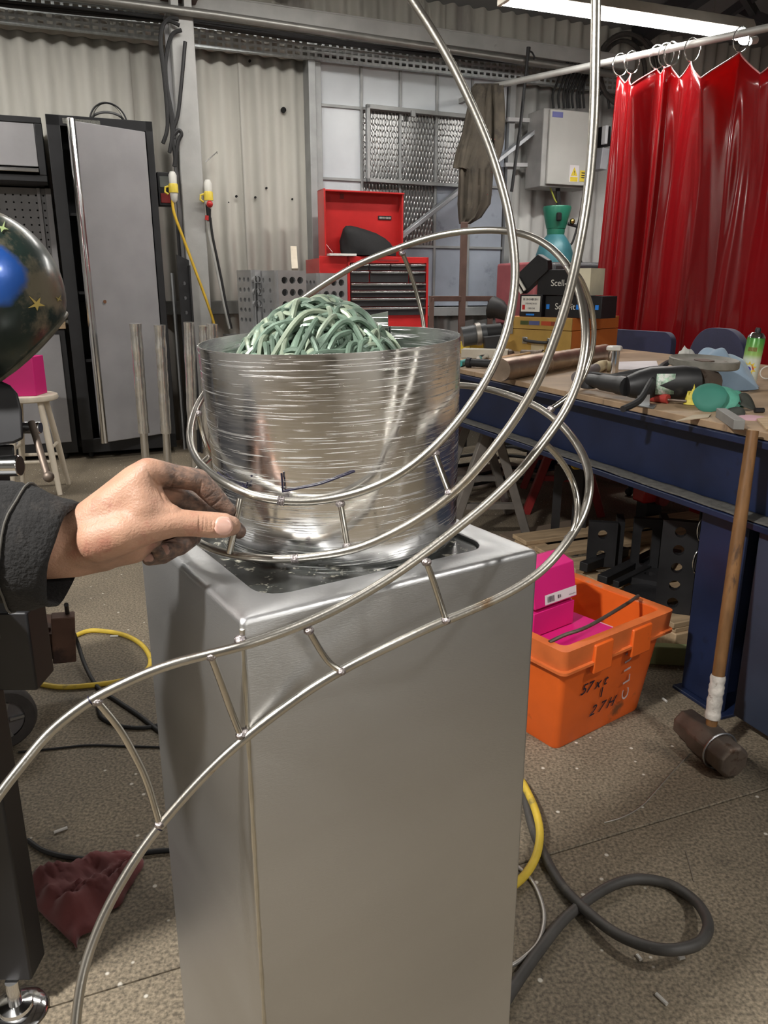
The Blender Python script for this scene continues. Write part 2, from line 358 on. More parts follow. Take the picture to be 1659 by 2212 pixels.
# ------------------------------------------------------------------ steel window with plates
WN = 6.86
WFR = M('window_frame', (.36, .37, .37), .5, .5, .15, spot=(.2, .19, .18), spot_at=.64)
FROST = M('frosted_pane', (.62, .66, .70), .32, 0, .10, 2.2, spot=(.48, .52, .58), spot_at=.6, spot_s=2.5, coat=.5, croughness=.25)
FROSTB = M('blue_grey_pane', (.34, .38, .45), .4, 0, .15, 3, spot=(.24, .27, .33), spot_at=.58, coat=.4, croughness=.3)
def cheq_mat(name, col):
    m = M(name, col, .34, 1, .2, 3, spot=(.22, .15, .12), spot_at=.62, spot_s=2.5)
    N, L, b = nodes(m)
    tc = [n for n in N if n.type == 'TEX_COORD'][0]
    hs = []
    for ang, off in ((45, 0), (-45, .5)):
        mp = N.new('ShaderNodeMapping'); mp.inputs['Rotation'].default_value = (0, math.radians(ang), 0); mp.inputs['Scale'].default_value = (44, 1, 15); L.new(tc.outputs['Object'], mp.inputs[0])
        vo = N.new('ShaderNodeTexVoronoi'); vo.inputs['Scale'].default_value = 1; vo.inputs['Randomness'].default_value = .1; L.new(mp.outputs[0], vo.inputs['Vector'])
        r = N.new('ShaderNodeMapRange'); r.inputs[1].default_value = .42; r.inputs[2].default_value = .2; L.new(vo.outputs['Distance'], r.inputs[0]); hs.append(r)
    a = N.new('ShaderNodeMath'); a.operation = 'MAXIMUM'; L.new(hs[0].outputs[0], a.inputs[0]); L.new(hs[1].outputs[0], a.inputs[1])
    bp = N.new('ShaderNodeBump'); bp.inputs['Strength'].default_value = .9; bp.inputs['Distance'].default_value = .006; L.new(a.outputs[0], bp.inputs['Height']); L.new(bp.outputs[0], b.inputs['Normal'])
    return m
CHEQ = cheq_mat('chequer_plate', (.34, .34, .34))
win = thing('window_1', None, None, W(2.12, WN, 1.12), AR); tag(win, kind='structure')
cols = [0, .37, .73, 1.08, 1.43, 1.80]
z_rows = [0, .54, 1.08, 1.65, 2.02]
b = MB(); b.bb(-.07, -.0, -.06, .05, -.02, 2.08); b.bb(1.80, 1.86, -.05, .05, -.02, 2.08); b.bb(-.07, 1.86, -.05, .05, 2.02, 2.08); b.bb(-.07, 1.86, -.1, .05, -.08, .0)
b.bb(-.12, -.06, -.1, .08, -1.1, 2.08)
b.build('window_frame', WFR, win, bev=.003)
rnd = random.Random(8)
for i in range(5):
    for j in range(4):
        x0, x1, z0, z1 = cols[i], cols[i+1], z_rows[j], z_rows[j+1]
        if j == 3 or i == 0: mt = FROST
        elif j == 2 and i in (1, 2, 3): mt = CHEQ
        elif j == 1 and i in (1, 2): mt = CHEQ
        else: mt = FROSTB
        b = MB(); b.bb(x0+.011, x1-.011, .0, .008, z0+.011, z1-.011)
        b.build('chequer_panel' if mt is CHEQ else 'pane', mt, win, smooth=0)
for x in cols[1:-1]:
    b = MB(); b.bb(x-.011, x+.011, -.02, .015, 0, 2.02); b.build('glazing_bar', WFR, win, bev=.002)
for z in z_rows[1:-1]:
    b = MB(); b.bb(0, 1.8, -.018, .013, z-.011, z+.011); b.build('glazing_bar', WFR, win, bev=.002)
# opening casement, tilted slightly out at its left side
b = MB(); x0, x1, z0, z1 = .385, 1.415, 1.06, 1.67
T = TRS((x1, -.03, 0), (0, 0, math.radians(3)))
for q in ((x0, x1, z1-.035, z1), (x0, x1, z0, z0+.03), (x0, x0+.03, z0, z1), (x1-.03, x1, z0, z1)): b.bb(q[0]-x1, q[1]-x1, -.02, .02, q[2], q[3], T)
b.bb(-.62, -.58, -.045, -.02, z1-.07, z1-.02, T)
b.build('casement_frame', WFR, win, bev=.003)
# galvanised diagonal brace across the window
b = MB(); b.bar(onn(845, 528, 6.72), onn(1152, 285, 6.72), .10, .035, up=(0, 0, 1))
tag(b.build('diagonal_brace', M('galvanised', (.5, .52, .55), .42, .7, .12, 6), bev=.004), 'grey galvanised diagonal bar braced across the steel window', 'brace')
# ------------------------------------------------------------------ column with its bracket
cx0 = .965
t = thing('steel_column', 'grey painted square steel column between cabinet and red tool chest', 'column', W(cx0, 6.55, 0), AR)
b = MB(); b.bb(-.085, .085, -.085, .085, 0, 3.22); b.build('post', GREYP, t, bev=.01)
b = MB(); b.bb(-.10, .10, -.1, .1, 0, .02); b.build('base_plate', GREYP, t, bev=.003)
b = MB(); b.bb(-.1, .1, -.1, .1, 3.22, 3.235); b.bb(-.075, -.02, -.11, .0, 3.235, 3.31); b.bb(.02, .075, -.11, 0, 3.235, 3.31); b.build('top_lug', GREYP, t, bev=.004)
b = MB(); b.bb(-.13, .13, -.14, .2, 3.31, 3.62); b.build('bracket', BROWNST, t, bev=.008)
b = MB(); b.bb(-.115, -.085, -.01, .03, .4, 3.2); b.build('conduit', M('conduit_grey', (.32, .32, .33), .5), t, bev=.003)
# ------------------------------------------------------------------ perforated cable tray, pipe, purlin and cables
TRAYM = M('galv_tray', (.50, .53, .54), .45, .6, .2, 30, spot=(.62, .66, .66), spot_at=.58, spot_s=30)
def tray(u0, u1, z0, rows, n, label):
    pit, rh = .062, .042
    nc = int((u1-u0)/pit); b = MB(); top = z0+rows*rh+.016
    t = thing('cable_tray', label, 'cable tray', W(u0, n, z0), AR)
    xs = [0]; zs = [0]
    for c in range(nc): xs += [c*pit+.010, c*pit+.050, c*pit+.062]
    for r in range(rows): zs += [.010+r*rh+.008, .010+r*rh+.030]
    zs.append(rows*rh+.016)
    for i in range(len(xs)-1):
        for j in range(len(zs)-1):
            hole = (i % 3 == 1) and (j % 2 == 1)
            if hole: continue
            b.add([(xs[i], 0, zs[j]), (xs[i+1], 0, zs[j]), (xs[i+1], 0, zs[j+1]), (xs[i], 0, zs[j+1])], [(0, 1, 2, 3)])
    b.build('perforated_plate', TRAYM, t, smooth=0, solid=.0025, recalc=False)
    b = MB(); b.bb(0, nc*pit, 0, .05, -.003, 0); b.bb(0, nc*pit, 0, .03, rows*rh+.016, rows*rh+.019); b.build('tray_flange', TRAYM, t, smooth=0)
tray(-1.2, .85, 3.10, 4, 6.74, 'perforated galvanised cable tray above the black and grey cabinets')
tray(1.07, 5.2, 3.08, 3, 6.74, 'perforated galvanised cable tray running above the steel window')
b = MB(); b.tube([W(-1.5, 6.42, 3.225), W(1.2, 6.42, 3.21), W(4.75, 6.42, 3.13)], .03, 12)
b.top('steel_pipe', M('pipe_steel', (.24, .235, .22), .4, .6, .15, 8), 'long dull steel pipe running under the roof above the cable tray', 'pipe')
b = MB(); b.bar(W(-1.5, 6.62, 3.36), W(5.1, 6.62, 3.29), .05, .11); b.bar(W(-1.5, 6.64, 3.415), W(5.1, 6.64, 3.345), .1, .012)
b.top('wall_purlin', GREYP, 'pale grey painted steel angle along the wall above the pipe', 'steel angle', bev=.004)
rnd = random.Random(2)
t = thing('tray_cables', 'bundle of black cables strung along the top of the cable tray', 'cable bundle', W(-1.2, 6.62, 3.12), AR)
for k in range(5):
    ph = rnd.random()*6
    P = [W(u, 6.62+.015*(k % 2), 3.205-.006*k+.012*math.sin(u*2.1+ph)) for u in [-1.2+.25*i for i in range(24)]]
    b = MB(); b.tube(P, .011, 8); b.build('cable', RUBBER, t, world=True)
# ================================================================== pedestal, granite, rolled sheet drum
PF = Vector((-.1344, .6636, 0)); PR = Vector((.1851, .8667, 0))          # front and right corner of the pedestal
ex = (PR-PF); PWd = ex.length; ex.normalize(); ey = Vector((-ex.y, ex.x, 0)); PD = PWd*.92
PANG = math.atan2(ex.y, ex.x)
def PEDMAT():
    m = M('pedestal_sheet', (.585, .59, .595), .40, 1, .08, 2.2, spot=(.42, .40, .37), spot_at=.68, spot_s=5.5, bump=.09, bs=420, rvar=.25, stretch=(.35, .35, 1.6))
    return m
t = thing('pedestal', 'tall brushed sheet metal pedestal box with a folded top flange', 'pedestal', PF, PANG)
def rr(ins, r, z): return [(x, y, z) for x, y in rrect(ins, PWd-ins, ins, PD-ins, r, 5)]
b = MB()
b.loft([rr(0, .006, 0), rr(0, .006, .5), rr(0, .006, .993), rr(.0012, .006, .9967), rr(.0035, .006, .9989), rr(.007, .006, 1.0), rr(.039, .032, 1.0), rr(.041, .032, .9985), rr(.041, .032, .988)], True, True)
b.build('shell', PEDMAT(), t, smooth=50)
# weld runs up the front corner, ground smooth
b = MB(); b.tube([(.0012, .0012, z) for z in [.02+.97*i/60 for i in range(61)]], [.0022+.0006*math.sin(i*1.7) for i in range(61)], 8)
b.build('corner_seam', M('ground_weld', (.58, .56, .5), .3, 1, .15, 30, spot=(.3, .22, .14), spot_at=.62, spot_s=20), t)
g = MB(); g.v = []; g.loft([[(x, y, z) for x, y in rrect(.043+i, PWd-.043-i, .043+i, PD-.043-i, .030, 5)] for z, i in ((0, 0), (.0055, 0), (.0065, .001))])
M4 = Matrix.Translation(PF) @ Matrix.Rotation(PANG, 4, 'Z')
g.v = [M4 @ (p+Vector((0, 0, .988))) for p in g.v]
g.top('granite_slab', GRANITE, 'black speckled granite slab set into the pedestal top', 'granite slab', smooth=30)
gtop = .9945
# spilled white dust on the granite corner
# drum
def drum_mat():
    m = M('scratched_aluminium', (.90, .90, .90), .17, 1, .05, 3)
    N, L, b = nodes(m)
    tc = [n for n in N if n.type == 'TEX_COORD'][0]
    def nz(sc, scale, det):
        mp = N.new('ShaderNodeMapping'); mp.inputs['Scale'].default_value = sc; L.new(tc.outputs['Object'], mp.inputs[0])
        n = N.new('ShaderNodeTexNoise'); n.inputs['Scale'].default_value = scale; n.inputs['Detail'].default_value = det; L.new(mp.outputs[0], n.inputs['Vector']); return n
    a = nz((1, 1, 52), 13, 7); c = nz((1, 1, 16), 26, 3)
    r = N.new('ShaderNodeMapRange'); r.inputs[1].default_value = .585; r.inputs[2].default_value = .635; L.new(a.outputs[0], r.inputs[0])
    r2 = N.new('ShaderNodeMapRange'); r2.inputs[1].default_value = .35; r2.inputs[2].default_value = .65; r2.inputs[3].default_value = .12; r2.inputs[4].default_value = .26; L.new(c.outputs[0], r2.inputs[0])
    ad = N.new('ShaderNodeMath'); ad.operation = 'MULTIPLY_ADD'; ad.inputs[1].default_value = .25; L.new(r.outputs[0], ad.inputs[0]); L.new(r2.outputs[0], ad.inputs[2]); L.new(ad.outputs[0], b.inputs['Roughness'])
    bp = N.new('ShaderNodeBump'); bp.inputs['Strength'].default_value = .33; bp.inputs['Distance'].default_value = .0012; L.new(r.outputs[0], bp.inputs['Height'])
    bw = N.new('ShaderNodeBump'); bw.inputs['Strength'].default_value = .55; bw.inputs['Distance'].default_value = .006
    w = nz((1, 1, .06), 20, 1.5); L.new(w.outputs[0], bw.inputs['Height']); L.new(bw.outputs[0], bp.inputs['Normal'])
    L.new(bp.outputs[0], b.inputs['Normal'])
    return m
DB = Vector((-.058, .953, gtop+.004)); RB, RT, DH = .151, .157, .243
dr = thing('sheet_drum', 'open drum rolled from scratched shiny aluminium sheet on the pedestal', 'drum', DB, 0, rot=(math.radians(2.2), math.radians(-1.8), 0))
ang0, ang1 = math.radians(62), math.radians(62+360+34)       # the sheet overlaps itself at the back
def rad(z, t): return (RB+(RT-RB)*z/DH)-.0035*(1-t)+.0045*t
b = MB(); n = 150; L = []
for j in range(9):
    z = DH*j/8; row = []
    for i in range(n+1):
        tt = i/n; a = ang0+(ang1-ang0)*tt; rr_ = rad(z, 0)+.005*tt
        zz = z+(.020*max(0, 1-tt*9)) * (z/DH)
        row.append((rr_*math.cos(a), rr_*math.sin(a), zz))
    L.append(row)
b = MB(); NR = len(L)
INN = [[(x*(1-.0016/math.hypot(x, y)), y*(1-.0016/math.hypot(x, y)), z) for x, y, z in row] for row in L]
ring = L+INN[::-1]; b.loft(ring+[ring[0]], False, False, closed=False)
b.add([p for p in [r[0] for r in ring]], [tuple(range(len(ring)))]); b.add([p for p in [r[-1] for r in ring]], [tuple(range(len(ring)))])
b.build('rolled_sheet', drum_mat(), dr, smooth=35)
DMAT = Matrix.Translation(DB) @ Matrix.Rotation(math.radians(-1.8), 4, 'Y') @ Matrix.Rotation(math.radians(2.2), 4, 'X')
# (Blender XYZ euler: X first, then Y)
def on_drum(px, py, off=.0012):
    """point on the drum's outside seen at a pixel"""
    Mi = DMAT.inverted(); o = Mi @ Vector((0, 0, H)); d = (Mi.to_3x3() @ ray(px, py))
    lo = .6
    for k in range(400):
        p = o+d*(lo+k*.001)
        rr_ = RB+(RT-RB)*p.z/DH+.001+off
        if math.hypot(p.x, p.y) < rr_: return DMAT @ p
    return DMAT @ p
for nm, pts in (('marker_line', [(610, 1062), (640, 1056), (690, 1046), (735, 1030), (767, 1018)]), ('marker_tick', [(608, 1022), (610, 1044), (611, 1064)]),
                ('marker_tick', [(524, 1043), (528, 1050), (531, 1054)]), ('marker_tick', [(535, 1042), (532, 1049), (530, 1054)]),
                ('marker_line', [(470, 1020), (490, 1036), (512, 1048), (535, 1053)]), ('marker_tick', [(543, 1026), (544, 1030)])):
    P = [on_drum(q.x, q.y) for q in spline([p+(0,) for p in pts], 6)]
    b = MB(); b.tube(P, .0011, 6); b.build(nm, INK, dr, world=True)
# ------------------------------------------------------------------ heap of green strands inside the drum
def strand_mat():
    m = M('green_strand', (.15, .215, .165), .40, .25, .5, 26, spot=(.36, .40, .30), spot_at=.57, spot_s=16, bump=.1, bs=200)
    return m
GS = strand_mat(); GS2 = M('pale_strand', (.30, .36, .27), .42, .2, .4, 22, spot=(.14, .22, .18), spot_at=.55, spot_s=14)
tg = thing('strand_tangle', 'heaped tangle of green coated metal strands inside the drum', 'strand tangle', DB+Vector((-.020, .0, .003)), 0)
rnd = random.Random(21)
def dome(x, y):
    r = math.hypot(x, y)/.118
    return .178+.105*max(0, 1-r*r)**.75
k = 0
for i in range(210):
    layer = i/210
    r = .105*math.sqrt(rnd.random()); a = rnd.random()*6.283; x, y = r*math.cos(a), r*math.sin(a)
    h = math.atan2(-y, -x)+rnd.uniform(-1.6, 1.6); pts = []; ln = rnd.uniform(.10, .17); bend = rnd.uniform(-9, 9); ph = rnd.random()*6.28; wob = rnd.uniform(.004, .008)
    ns = 12
    for s_ in range(ns):
        q = math.hypot(x, y)
        if q > .122: x *= .122/q; y *= .122/q
        z = dome(x, y)-.016+.016*layer+wob*math.sin(ph+s_*.9)
        if s_ in (0, ns-1): z -= .007
        pts.append((x, y, z))
        st = ln/ns
        x += math.cos(h)*st; y += math.sin(h)*st; h += bend*st+rnd.uniform(-.22, .22)
    b = MB(); b.tube(spline(pts, 2), .0033*rnd.uniform(.9, 1.12), 7); b.build('strand', GS2 if i % 3 == 0 else GS, tg)
b = MB(); L = []
for j in range(8):
    q = .118*math.cos(j/7*math.pi/2); L.append([(q*math.cos(2*math.pi*i/28), q*math.sin(2*math.pi*i/28), .006+(dome(q, 0)-.030) if j else .0) for i in range(28)])
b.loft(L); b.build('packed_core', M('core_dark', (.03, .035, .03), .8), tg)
# ------------------------------------------------------------------ the welded tube sculpture
TR = .0046
PA = [(560, -330, .78), (700, -215, .79), (800, -118, .80), (868, -32, .80), (905, 22, .80), (930, 60, .80), (975, 137, .80), (1010, 208, .80), (1040, 275, .80), (1066, 343, .80), (1094, 440, .80), (1108, 520, .80), (1113, 595, .80), (1104, 675, .80), (1080, 758, .80), (1040, 838, .80), (985, 915, .80), (930, 973, .80),
      (870, 1020, .805), (800, 1055, .815), (720, 1077, .822), (640, 1084, .824), (560, 1074, .828), (500, 1051, .842), (455, 1022, .87), (424, 990, .90), (410, 947, .945), (417, 900, .99), (441, 852, 1.05), (500, 785, 1.11), (575, 706, 1.145), (660, 641, 1.155), (760, 578, 1.15), (860, 536, 1.135), (950, 508, 1.11), (1040, 497, 1.08), (1120, 503, 1.04), (1180, 528, .98), (1225, 573, .91), (1250, 625, .86), (1263, 690, .82), (1264, 750, .80), (1250, 818, .79), (1222, 885, .785), (1178, 950, .78), (1120, 1022, .775), (1050, 1090, .77), (980, 1147, .765), (910, 1201, .758), (840, 1250, .75), (760, 1298, .742), (680, 1338, .735), (600, 1370, .728), (520, 1396, .718), (440, 1416, .715), (380, 1432, .71), (320, 1453, .705), (260, 1480, .70), (205, 1508, .695), (150, 1546, .69), (100, 1590, .685), (50, 1650, .675), (0, 1714, .665), (-60, 1800, .655)]
PB = [(1262, -420, .72), (1278, -220, .705), (1287, -32, .70), (1286, 100, .70), (1283, 250, .70), (1272, 400, .705), (1252, 530, .71), (1225, 650, .72), (1190, 755, .73), (1158, 830, .737), (1115, 902, .747), (1060, 977, .757), (1000, 1046, .77), (930, 1104, .785), (850, 1151, .80), (760, 1188, .815), (640, 1207, .825), (560, 1206, .83), (500, 1198, .843), (440, 1178, .87), (405, 1148, .91), (394, 1108, .96), (405, 1055, 1.01), (434, 1005, 1.06), (470, 975, 1.09), (530, 930, 1.13), (620, 886, 1.16), (750, 850, 1.17), (880, 833, 1.15), (993, 832, 1.11), (1060, 842, 1.065), (1130, 865, 1.01), (1180, 891, .965), (1225, 931, .91), (1260, 984, .865), (1274, 1042, .83), (1262, 1107, .81), (1228, 1166, .795), (1170, 1233, .785), (1090, 1285, .78), (1000, 1325, .775), (940, 1350, .772), (850, 1392, .768), (735, 1450, .762), (640, 1510, .757), (520, 1602, .75), (430, 1687, .745), (345, 1784, .738), (290, 1860, .73), (235, 1955, .72), (195, 2050, .71), (172, 2140, .70), (160, 2250, .69)]
sc = thing('tube_sculpture', 'sculpture of bent steel tubes spiralling around the drum, welded with rungs', 'metal sculpture', PF+Vector((0, 0, .88)))
for P in (PA, PB):
    C = relax([at(q.x, q.y, q.z) for q in spline(P, 7)], 4)
    b = MB(); b.tube(C, TR, 16); b.build('tube', STEEL, sc, world=True)
RUNG = [[(940, 980, .803), (955, 1022, .79), (971, 1064, .776)], [(735, 1088, .822), (742, 1130, .822), (750, 1180, .818)],
        [(921, 1214, .757), (938, 1262, .765), (952, 1305, .77), (963, 1340, .771)], [(667, 1362, .735), (690, 1402, .75), (712, 1432, .757), (737, 1450, .760)],
        [(456, 1418, .715), (472, 1460, .725), (497, 1530, .742), (520, 1588, .749)], [(210, 1515, .695), (255, 1570, .71), (290, 1630, .722), (318, 1690, .73), (345, 1780, .737)],
        [(869, 547, 1.133), (885, 585, 1.15), (902, 640, 1.165), (915, 700, 1.17), (918, 770, 1.165), (912, 828, 1.145)],
        [(1228, 577, .905), (1252, 600, .92), (1272, 645, .95), (1283, 700, .975), (1278, 765, .985), (1256, 822, .985), (1228, 856, .975), (1190, 884, .962)],
        [(1176, 956, .782), (1208, 990, .80), (1235, 1035, .82), (1247, 1085, .815), (1244, 1130, .80), (1229, 1163, .797)],
        [(428, 893, 1.0), (436, 930, 1.01), (446, 962, 1.03), (458, 985, 1.075)]]
for R in RUNG:
    C = relax([at(q.x, q.y, q.z) for q in spline(R, 6)], 2)
    b = MB(); b.tube(C, .0033, 12); b.build('rung', ROD, sc, world=True)
    for q in (C[0], C[-1]):
        b = MB(); b.ball(q, .0054, 12, (1, 1, .8)); b.build('weld', WELD, sc, world=True)
for px, py, d in ((608, 1083, .824), (637, 1207, .825), (519, 1382, .724), (527, 1583, .752)):
    p = at(px, py, d); b = MB()
    if py < 1300:
        src = PA if py < 1150 else PB
        C = [at(q.x, q.y, q.z) for q in spline(src, 40) if abs(q.x-px) < 9 and abs(q.y-py) < 40 and q.z < .86]
        b.tube(C, [TR+.0006+.0005*math.sin(i*2.1) for i in range(len(C))], 16)
    else: b.ball(p, .0062, 12, (1, 1, .8))
    b.build('weld', WELD, sc, world=True)
for src, px, py in ((PA, 196, 1512), (PB, 343, 1787)):
    C = [at(q.x, q.y, q.z) for q in spline(src, 60) if abs(q.x-px) < 1.8 and abs(q.y-py) < 30]
    b = MB(); b.tube(C, TR+.0003, 16); b.build('marker_ring', INK, sc, world=True)
# the short rod in the fingers
b = MB(); b.tube([at(519, 1078, .815), at(508, 1135, .812), at(496, 1193, .828)], .0037, 14)
b.top('short_rod', ROD, 'short straight steel rod held between thumb and finger', 'metal rod')
# ================================================================== along the back wall
def th_un(name, label, cat, u, n, z, rz=0.0, group=None): return thing(name, label, cat, W(u, n, z), AR+rz, group)
# cables in the tray -> one tied bundle
# wall cabinet, peg board, base cabinet with worktop
t = th_un('wall_cabinet', 'black framed wall cabinet with grey flap door and bright handle strip', 'cabinet', -.66, 6.6, 2.02)
b = MB(); b.bb(-.6, .6, .0, .28, 0, .02); b.bb(-.6, .6, 0, .28, .40, .42); b.bb(-.6, -.57, 0, .28, 0, .42); b.bb(.57, .6, 0, .28, 0, .42); b.bb(-.6, .6, .26, .28, 0, .42); b.build('body', BLACK, t)
b = MB(); b.bb(-.6, .6, -.2, 0, .38, .42); b.bb(-.6, .6, -.2, 0, 0, .045); b.bb(.55, .6, -.2, 0, .045, .38); b.bb(-.6, -.55, -.2, 0, .045, .38); b.build('frame', BLACK, t, bev=.004)
d = MB(); d.bb(-.55, .55, -.195, -.17, .10, .38); dd = d.build('flap_door', DOORG, t, bev=.004)
b = MB(); b.loft([[(x, -.20, .058), (x, -.222, .062), (x, -.222, .085), (x, -.20, .092)] for x in (-.55, .55)]); b.build('handle_strip', CHROME, dd, bev=.003)
t = th_un('peg_board', 'grey perforated tool board under the black wall cabinet', 'peg board', -.55, 6.72, 1.12)
holes = [circ(-.44+.052*i, .06+.052*j, .0075, 6) for i in range(18) for j in range(16)]
b = MB(); b.plate([(-.5, 0), (.46, 0), (.46, .89), (-.5, .89)], holes, .004, Matrix.Rotation(math.pi/2, 4, 'X')); b.build('board', M('board_grey', (.22, .22, .225), .5), t, smooth=0)
b = MB(); b.bb(.40, .425, -.03, .02, 0, .89); b.bb(.46, .50, -.04, .05, 0, .89); b.build('edge_strip', DOORG, t, bev=.002)
b = MB(); b.bb(-.6, .5, .03, .05, 0, .89); b.build('backing', BLACK, t)
t = th_un('base_cabinet', 'black framed base cabinet with grey panel doors behind the stool', 'cabinet', -.66, 6.62, 0)
b = MB(); b.bb(-.6, .6, -.2, .25, .05, 1.0); b.build('body', BLACK, t, bev=.004)
for x0, x1 in ((-.56, -.02), (.02, .56)):
    b = MB(); b.bb(x0, x1, -.222, -.2, .14, .96); b.build('door', DOORG, t, bev=.004)
for x in (-.5, .5):
    b = MB(); b.cyl((x, -.12, 0), (x, -.12, .05), .025, 12); b.build('foot', BLACKM, t)
b = MB(); b.bb(-.62, .61, -.24, .25, 0, .04); b.v = [Matrix.Translation(W(-.66, 6.62, 1.0)) @ RZ @ p for p in b.v]
b.top('worktop', PINE, 'pale wooden worktop on the black base cabinet', 'worktop', base=W(-.66, 6.62, 1.0), rz=AR, bev=.004)
# tall locker, door ajar
t = th_un('tall_locker', 'tall black locker with a grey door standing ajar beside the column', 'locker', .33, 6.62, 0)
b = MB(); x0, x1, y0, y1, z1 = -.36, .36, -.24, .24, 2.46
b.bb(x0, x0+.03, y0, y1, .05, z1); b.bb(x1-.03, x1, y0, y1, .05, z1); b.bb(x0, x1, y1-.02, y1, .05, z1); b.bb(x0, x1, y0, y1, z1-.03, z1); b.bb(x0, x1, y0, y1, .05, .16); b.build('body', BLACK, t, bev=.003)
b = MB(); b.bb(x0, x0+.09, y0-.012, y0, .05, z1); b.bb(x1-.05, x1, y0-.012, y0, .05, z1); b.bb(x0, x1, y0-.012, y0, z1-.07, z1); b.bb(x0, x1, y0-.012, y0, .05, .16); b.build('front_frame', BLACK, t, bev=.003)
b = MB(); b.bb(x0+.11, x0+.36, y0-.016, y0-.012, z1-.055, z1-.02); b.build('name_plate', M('plate_grey', (.18, .18, .16), .4, .5, .4, 90), t)
for z in (.75, 1.25, 1.8):
    b = MB(); b.bb(x0+.03, x1-.03, y0+.02, y1-.02, z, z+.02); b.build('shelf', BLACKM, t)
for x in (-.3, .3):
    b = MB(); b.cyl((x, -.15, 0), (x, -.15, .05), .02, 10); b.build('foot', BLACKM, t)
hu, hn = .295, -.255; fu, fn = -.225, -.50
dv = Vector((fu-hu, fn-hn, 0)); dl = dv.length; da = math.atan2(dv.y, dv.x)
T = TRS((hu, hn, 0), (0, 0, da))
b = MB(); b.bb(0, dl-.045, -.002, .022, .17, 2.385, T); dd = b.build('door', DOORG, t, bev=.006)
b = MB(); b.loft([[tuple(T @ Vector(q)) for q in ((dl-.045, -.004, z), (dl-.045, .028, z), (dl-.03, .034, z), (dl-.018, .026, z), (dl-.008, .030, z), (dl, .02, z), (dl, -.004, z))] for z in (.165, 2.40)]); b.build('handle_strip', CHROME, dd, bev=.001)
p = T @ Vector((dl-.13, .03, 1.20)); b = MB(); b.cyl(T @ Vector((dl-.13, .02, 1.20)), p, .013, 14); b.build('lock', CHROME, dd)
# clear face shield on the locker
t = th_un('face_shield', 'smoky clear face shield lying on top of the black locker', 'face shield', .40, 6.62, 2.462)
b = MB(); L = []
for j in range(7):
    v = j/6; L.append([(.125*math.cos(math.radians(10+160*i/16))*(1-.15*v), -.16*v+.1, .175*math.sin(math.radians(10+160*i/16))*(1-.25*v)) for i in range(17)])
b.loft(L, False, False, closed=False); b.build('visor', M('smoky_visor', (.30, .30, .28), .15, 0, .1, trans=.75), t, solid=.003, recalc=False)
b = MB(); b.tube([(.13*math.cos(math.radians(5+170*i/20)), -.065, .135*math.sin(math.radians(5+170*i/20))) for i in range(21)], .006, 8); b.build('visor_rim', BLACK, t)
b = MB(); b.tube([(.12*math.cos(math.radians(180*i/14)), .02-.1*math.sin(math.radians(180*i/14)), .02+.05*math.sin(math.radians(180*i/14))) for i in range(15)], .009, 8); b.build('head_band', M('band_grey', (.12, .12, .12), .5), t)
for x in (-.12, .12):
    b = MB(); b.cyl((x-.01, .02, .018), (x+.01, .02, .018), .018, 12); b.build('pivot_knob', BLACK, t)
# cables coming down beside the column
def cable(pts, r, mat, label, cat='cable', name='power_cable', group=None, n=8, seg=8):
    b = MB(); b.tube(spline([tuple(p) for p in pts], n), r, seg)
    return b.top(name, mat, label, cat, group, base=Vector(pts[-1]))
t = th_un('cable_bundle', 'bundle of black cables dropping from the tray beside the grey column', 'cable bundle', .72, 6.5, 1.6)
for pts in ([(388, 55), (360, 45), (348, 75), (352, 130), (366, 230), (372, 290), (366, 330)], [(392, 65), (372, 75), (360, 115), (358, 170), (372, 250), (376, 300)], [(386, 42), (366, 40), (350, 60), (347, 100), (356, 180), (362, 270), (352, 310)],
            [(400, 90), (392, 180), (384, 250), (372, 290), (378, 340), (376, 360)], [(370, 300), (385, 282), (392, 290), (384, 310), (378, 360)]):
    b = MB(); b.tube(spline([tuple(onn(x, y, 6.42)) for x, y in pts], 6), .014, 8); b.build('cable', RUBBER, t, world=True)
def plug(label, px, py, n, s=.8):
    p = onn(px, py, n)
    t = thing('power_connector', label, 'connector', p-Vector((0, 0, .16*s)), AR)
    b = MB(); b.lathe([(.014, 0), (.03, .02), (.036, .07), (.038, .085)], 14); b.build('socket_body', WHITEP, t)
    b = MB(); b.lathe([(.044, .085), (.044, .155), (.038, .165)], 14); b.build('coupling', YELLOW, t)
    b = MB(); b.lathe([(.036, .165), (.038, .24), (.022, .27)], 14); b.build('plug_body', WHITEP, t)
    b = MB(); b.tube([(-.045, 0, .14), (-.075, 0, .13), (-.08, 0, .09), (-.05, 0, .07)], .010, 8); b.build('latch', YELLOW, t)
    for ch in t.children: ch.data.transform(Matrix.Scale(s, 4))
    return t
plug('yellow and white site plug hanging left of the grey column', 374, 398, 6.40)
cable([onn(x, y, 6.40) for x, y in ((372, 423), (376, 460), (398, 520), (424, 590), (448, 655), (463, 702), (470, 740))], .011, M('yellow_cable', (.7, .45, .04), .4), 'yellow cable hanging from the site plug beside the column')
t = th_un('junction_box', 'small black junction box between the locker and the column', 'junction box', .76, 6.55, 1.9)
b = MB(); b.bb(-.05, .05, -.05, .05, 0, .24); b.build('body', BLACK, t, bev=.006)
b = MB(); b.bb(-.035, .035, -.056, -.05, .13, .21); b.build('cover', M('box_grey', (.12, .13, .12), .5), t, bev=.003)
b = MB(); b.bb(-.035, .035, -.058, -.05, .02, .09); b.build('switch_cover', DKRED, t, bev=.003)
t = plug('yellow and white site plug hanging right of the grey column', 450, 415, 6.42)
t = th_un('pressure_gauge', 'small red and black gauge hanging below the right hand plug', 'gauge', 1.12, 6.45, 1.75)
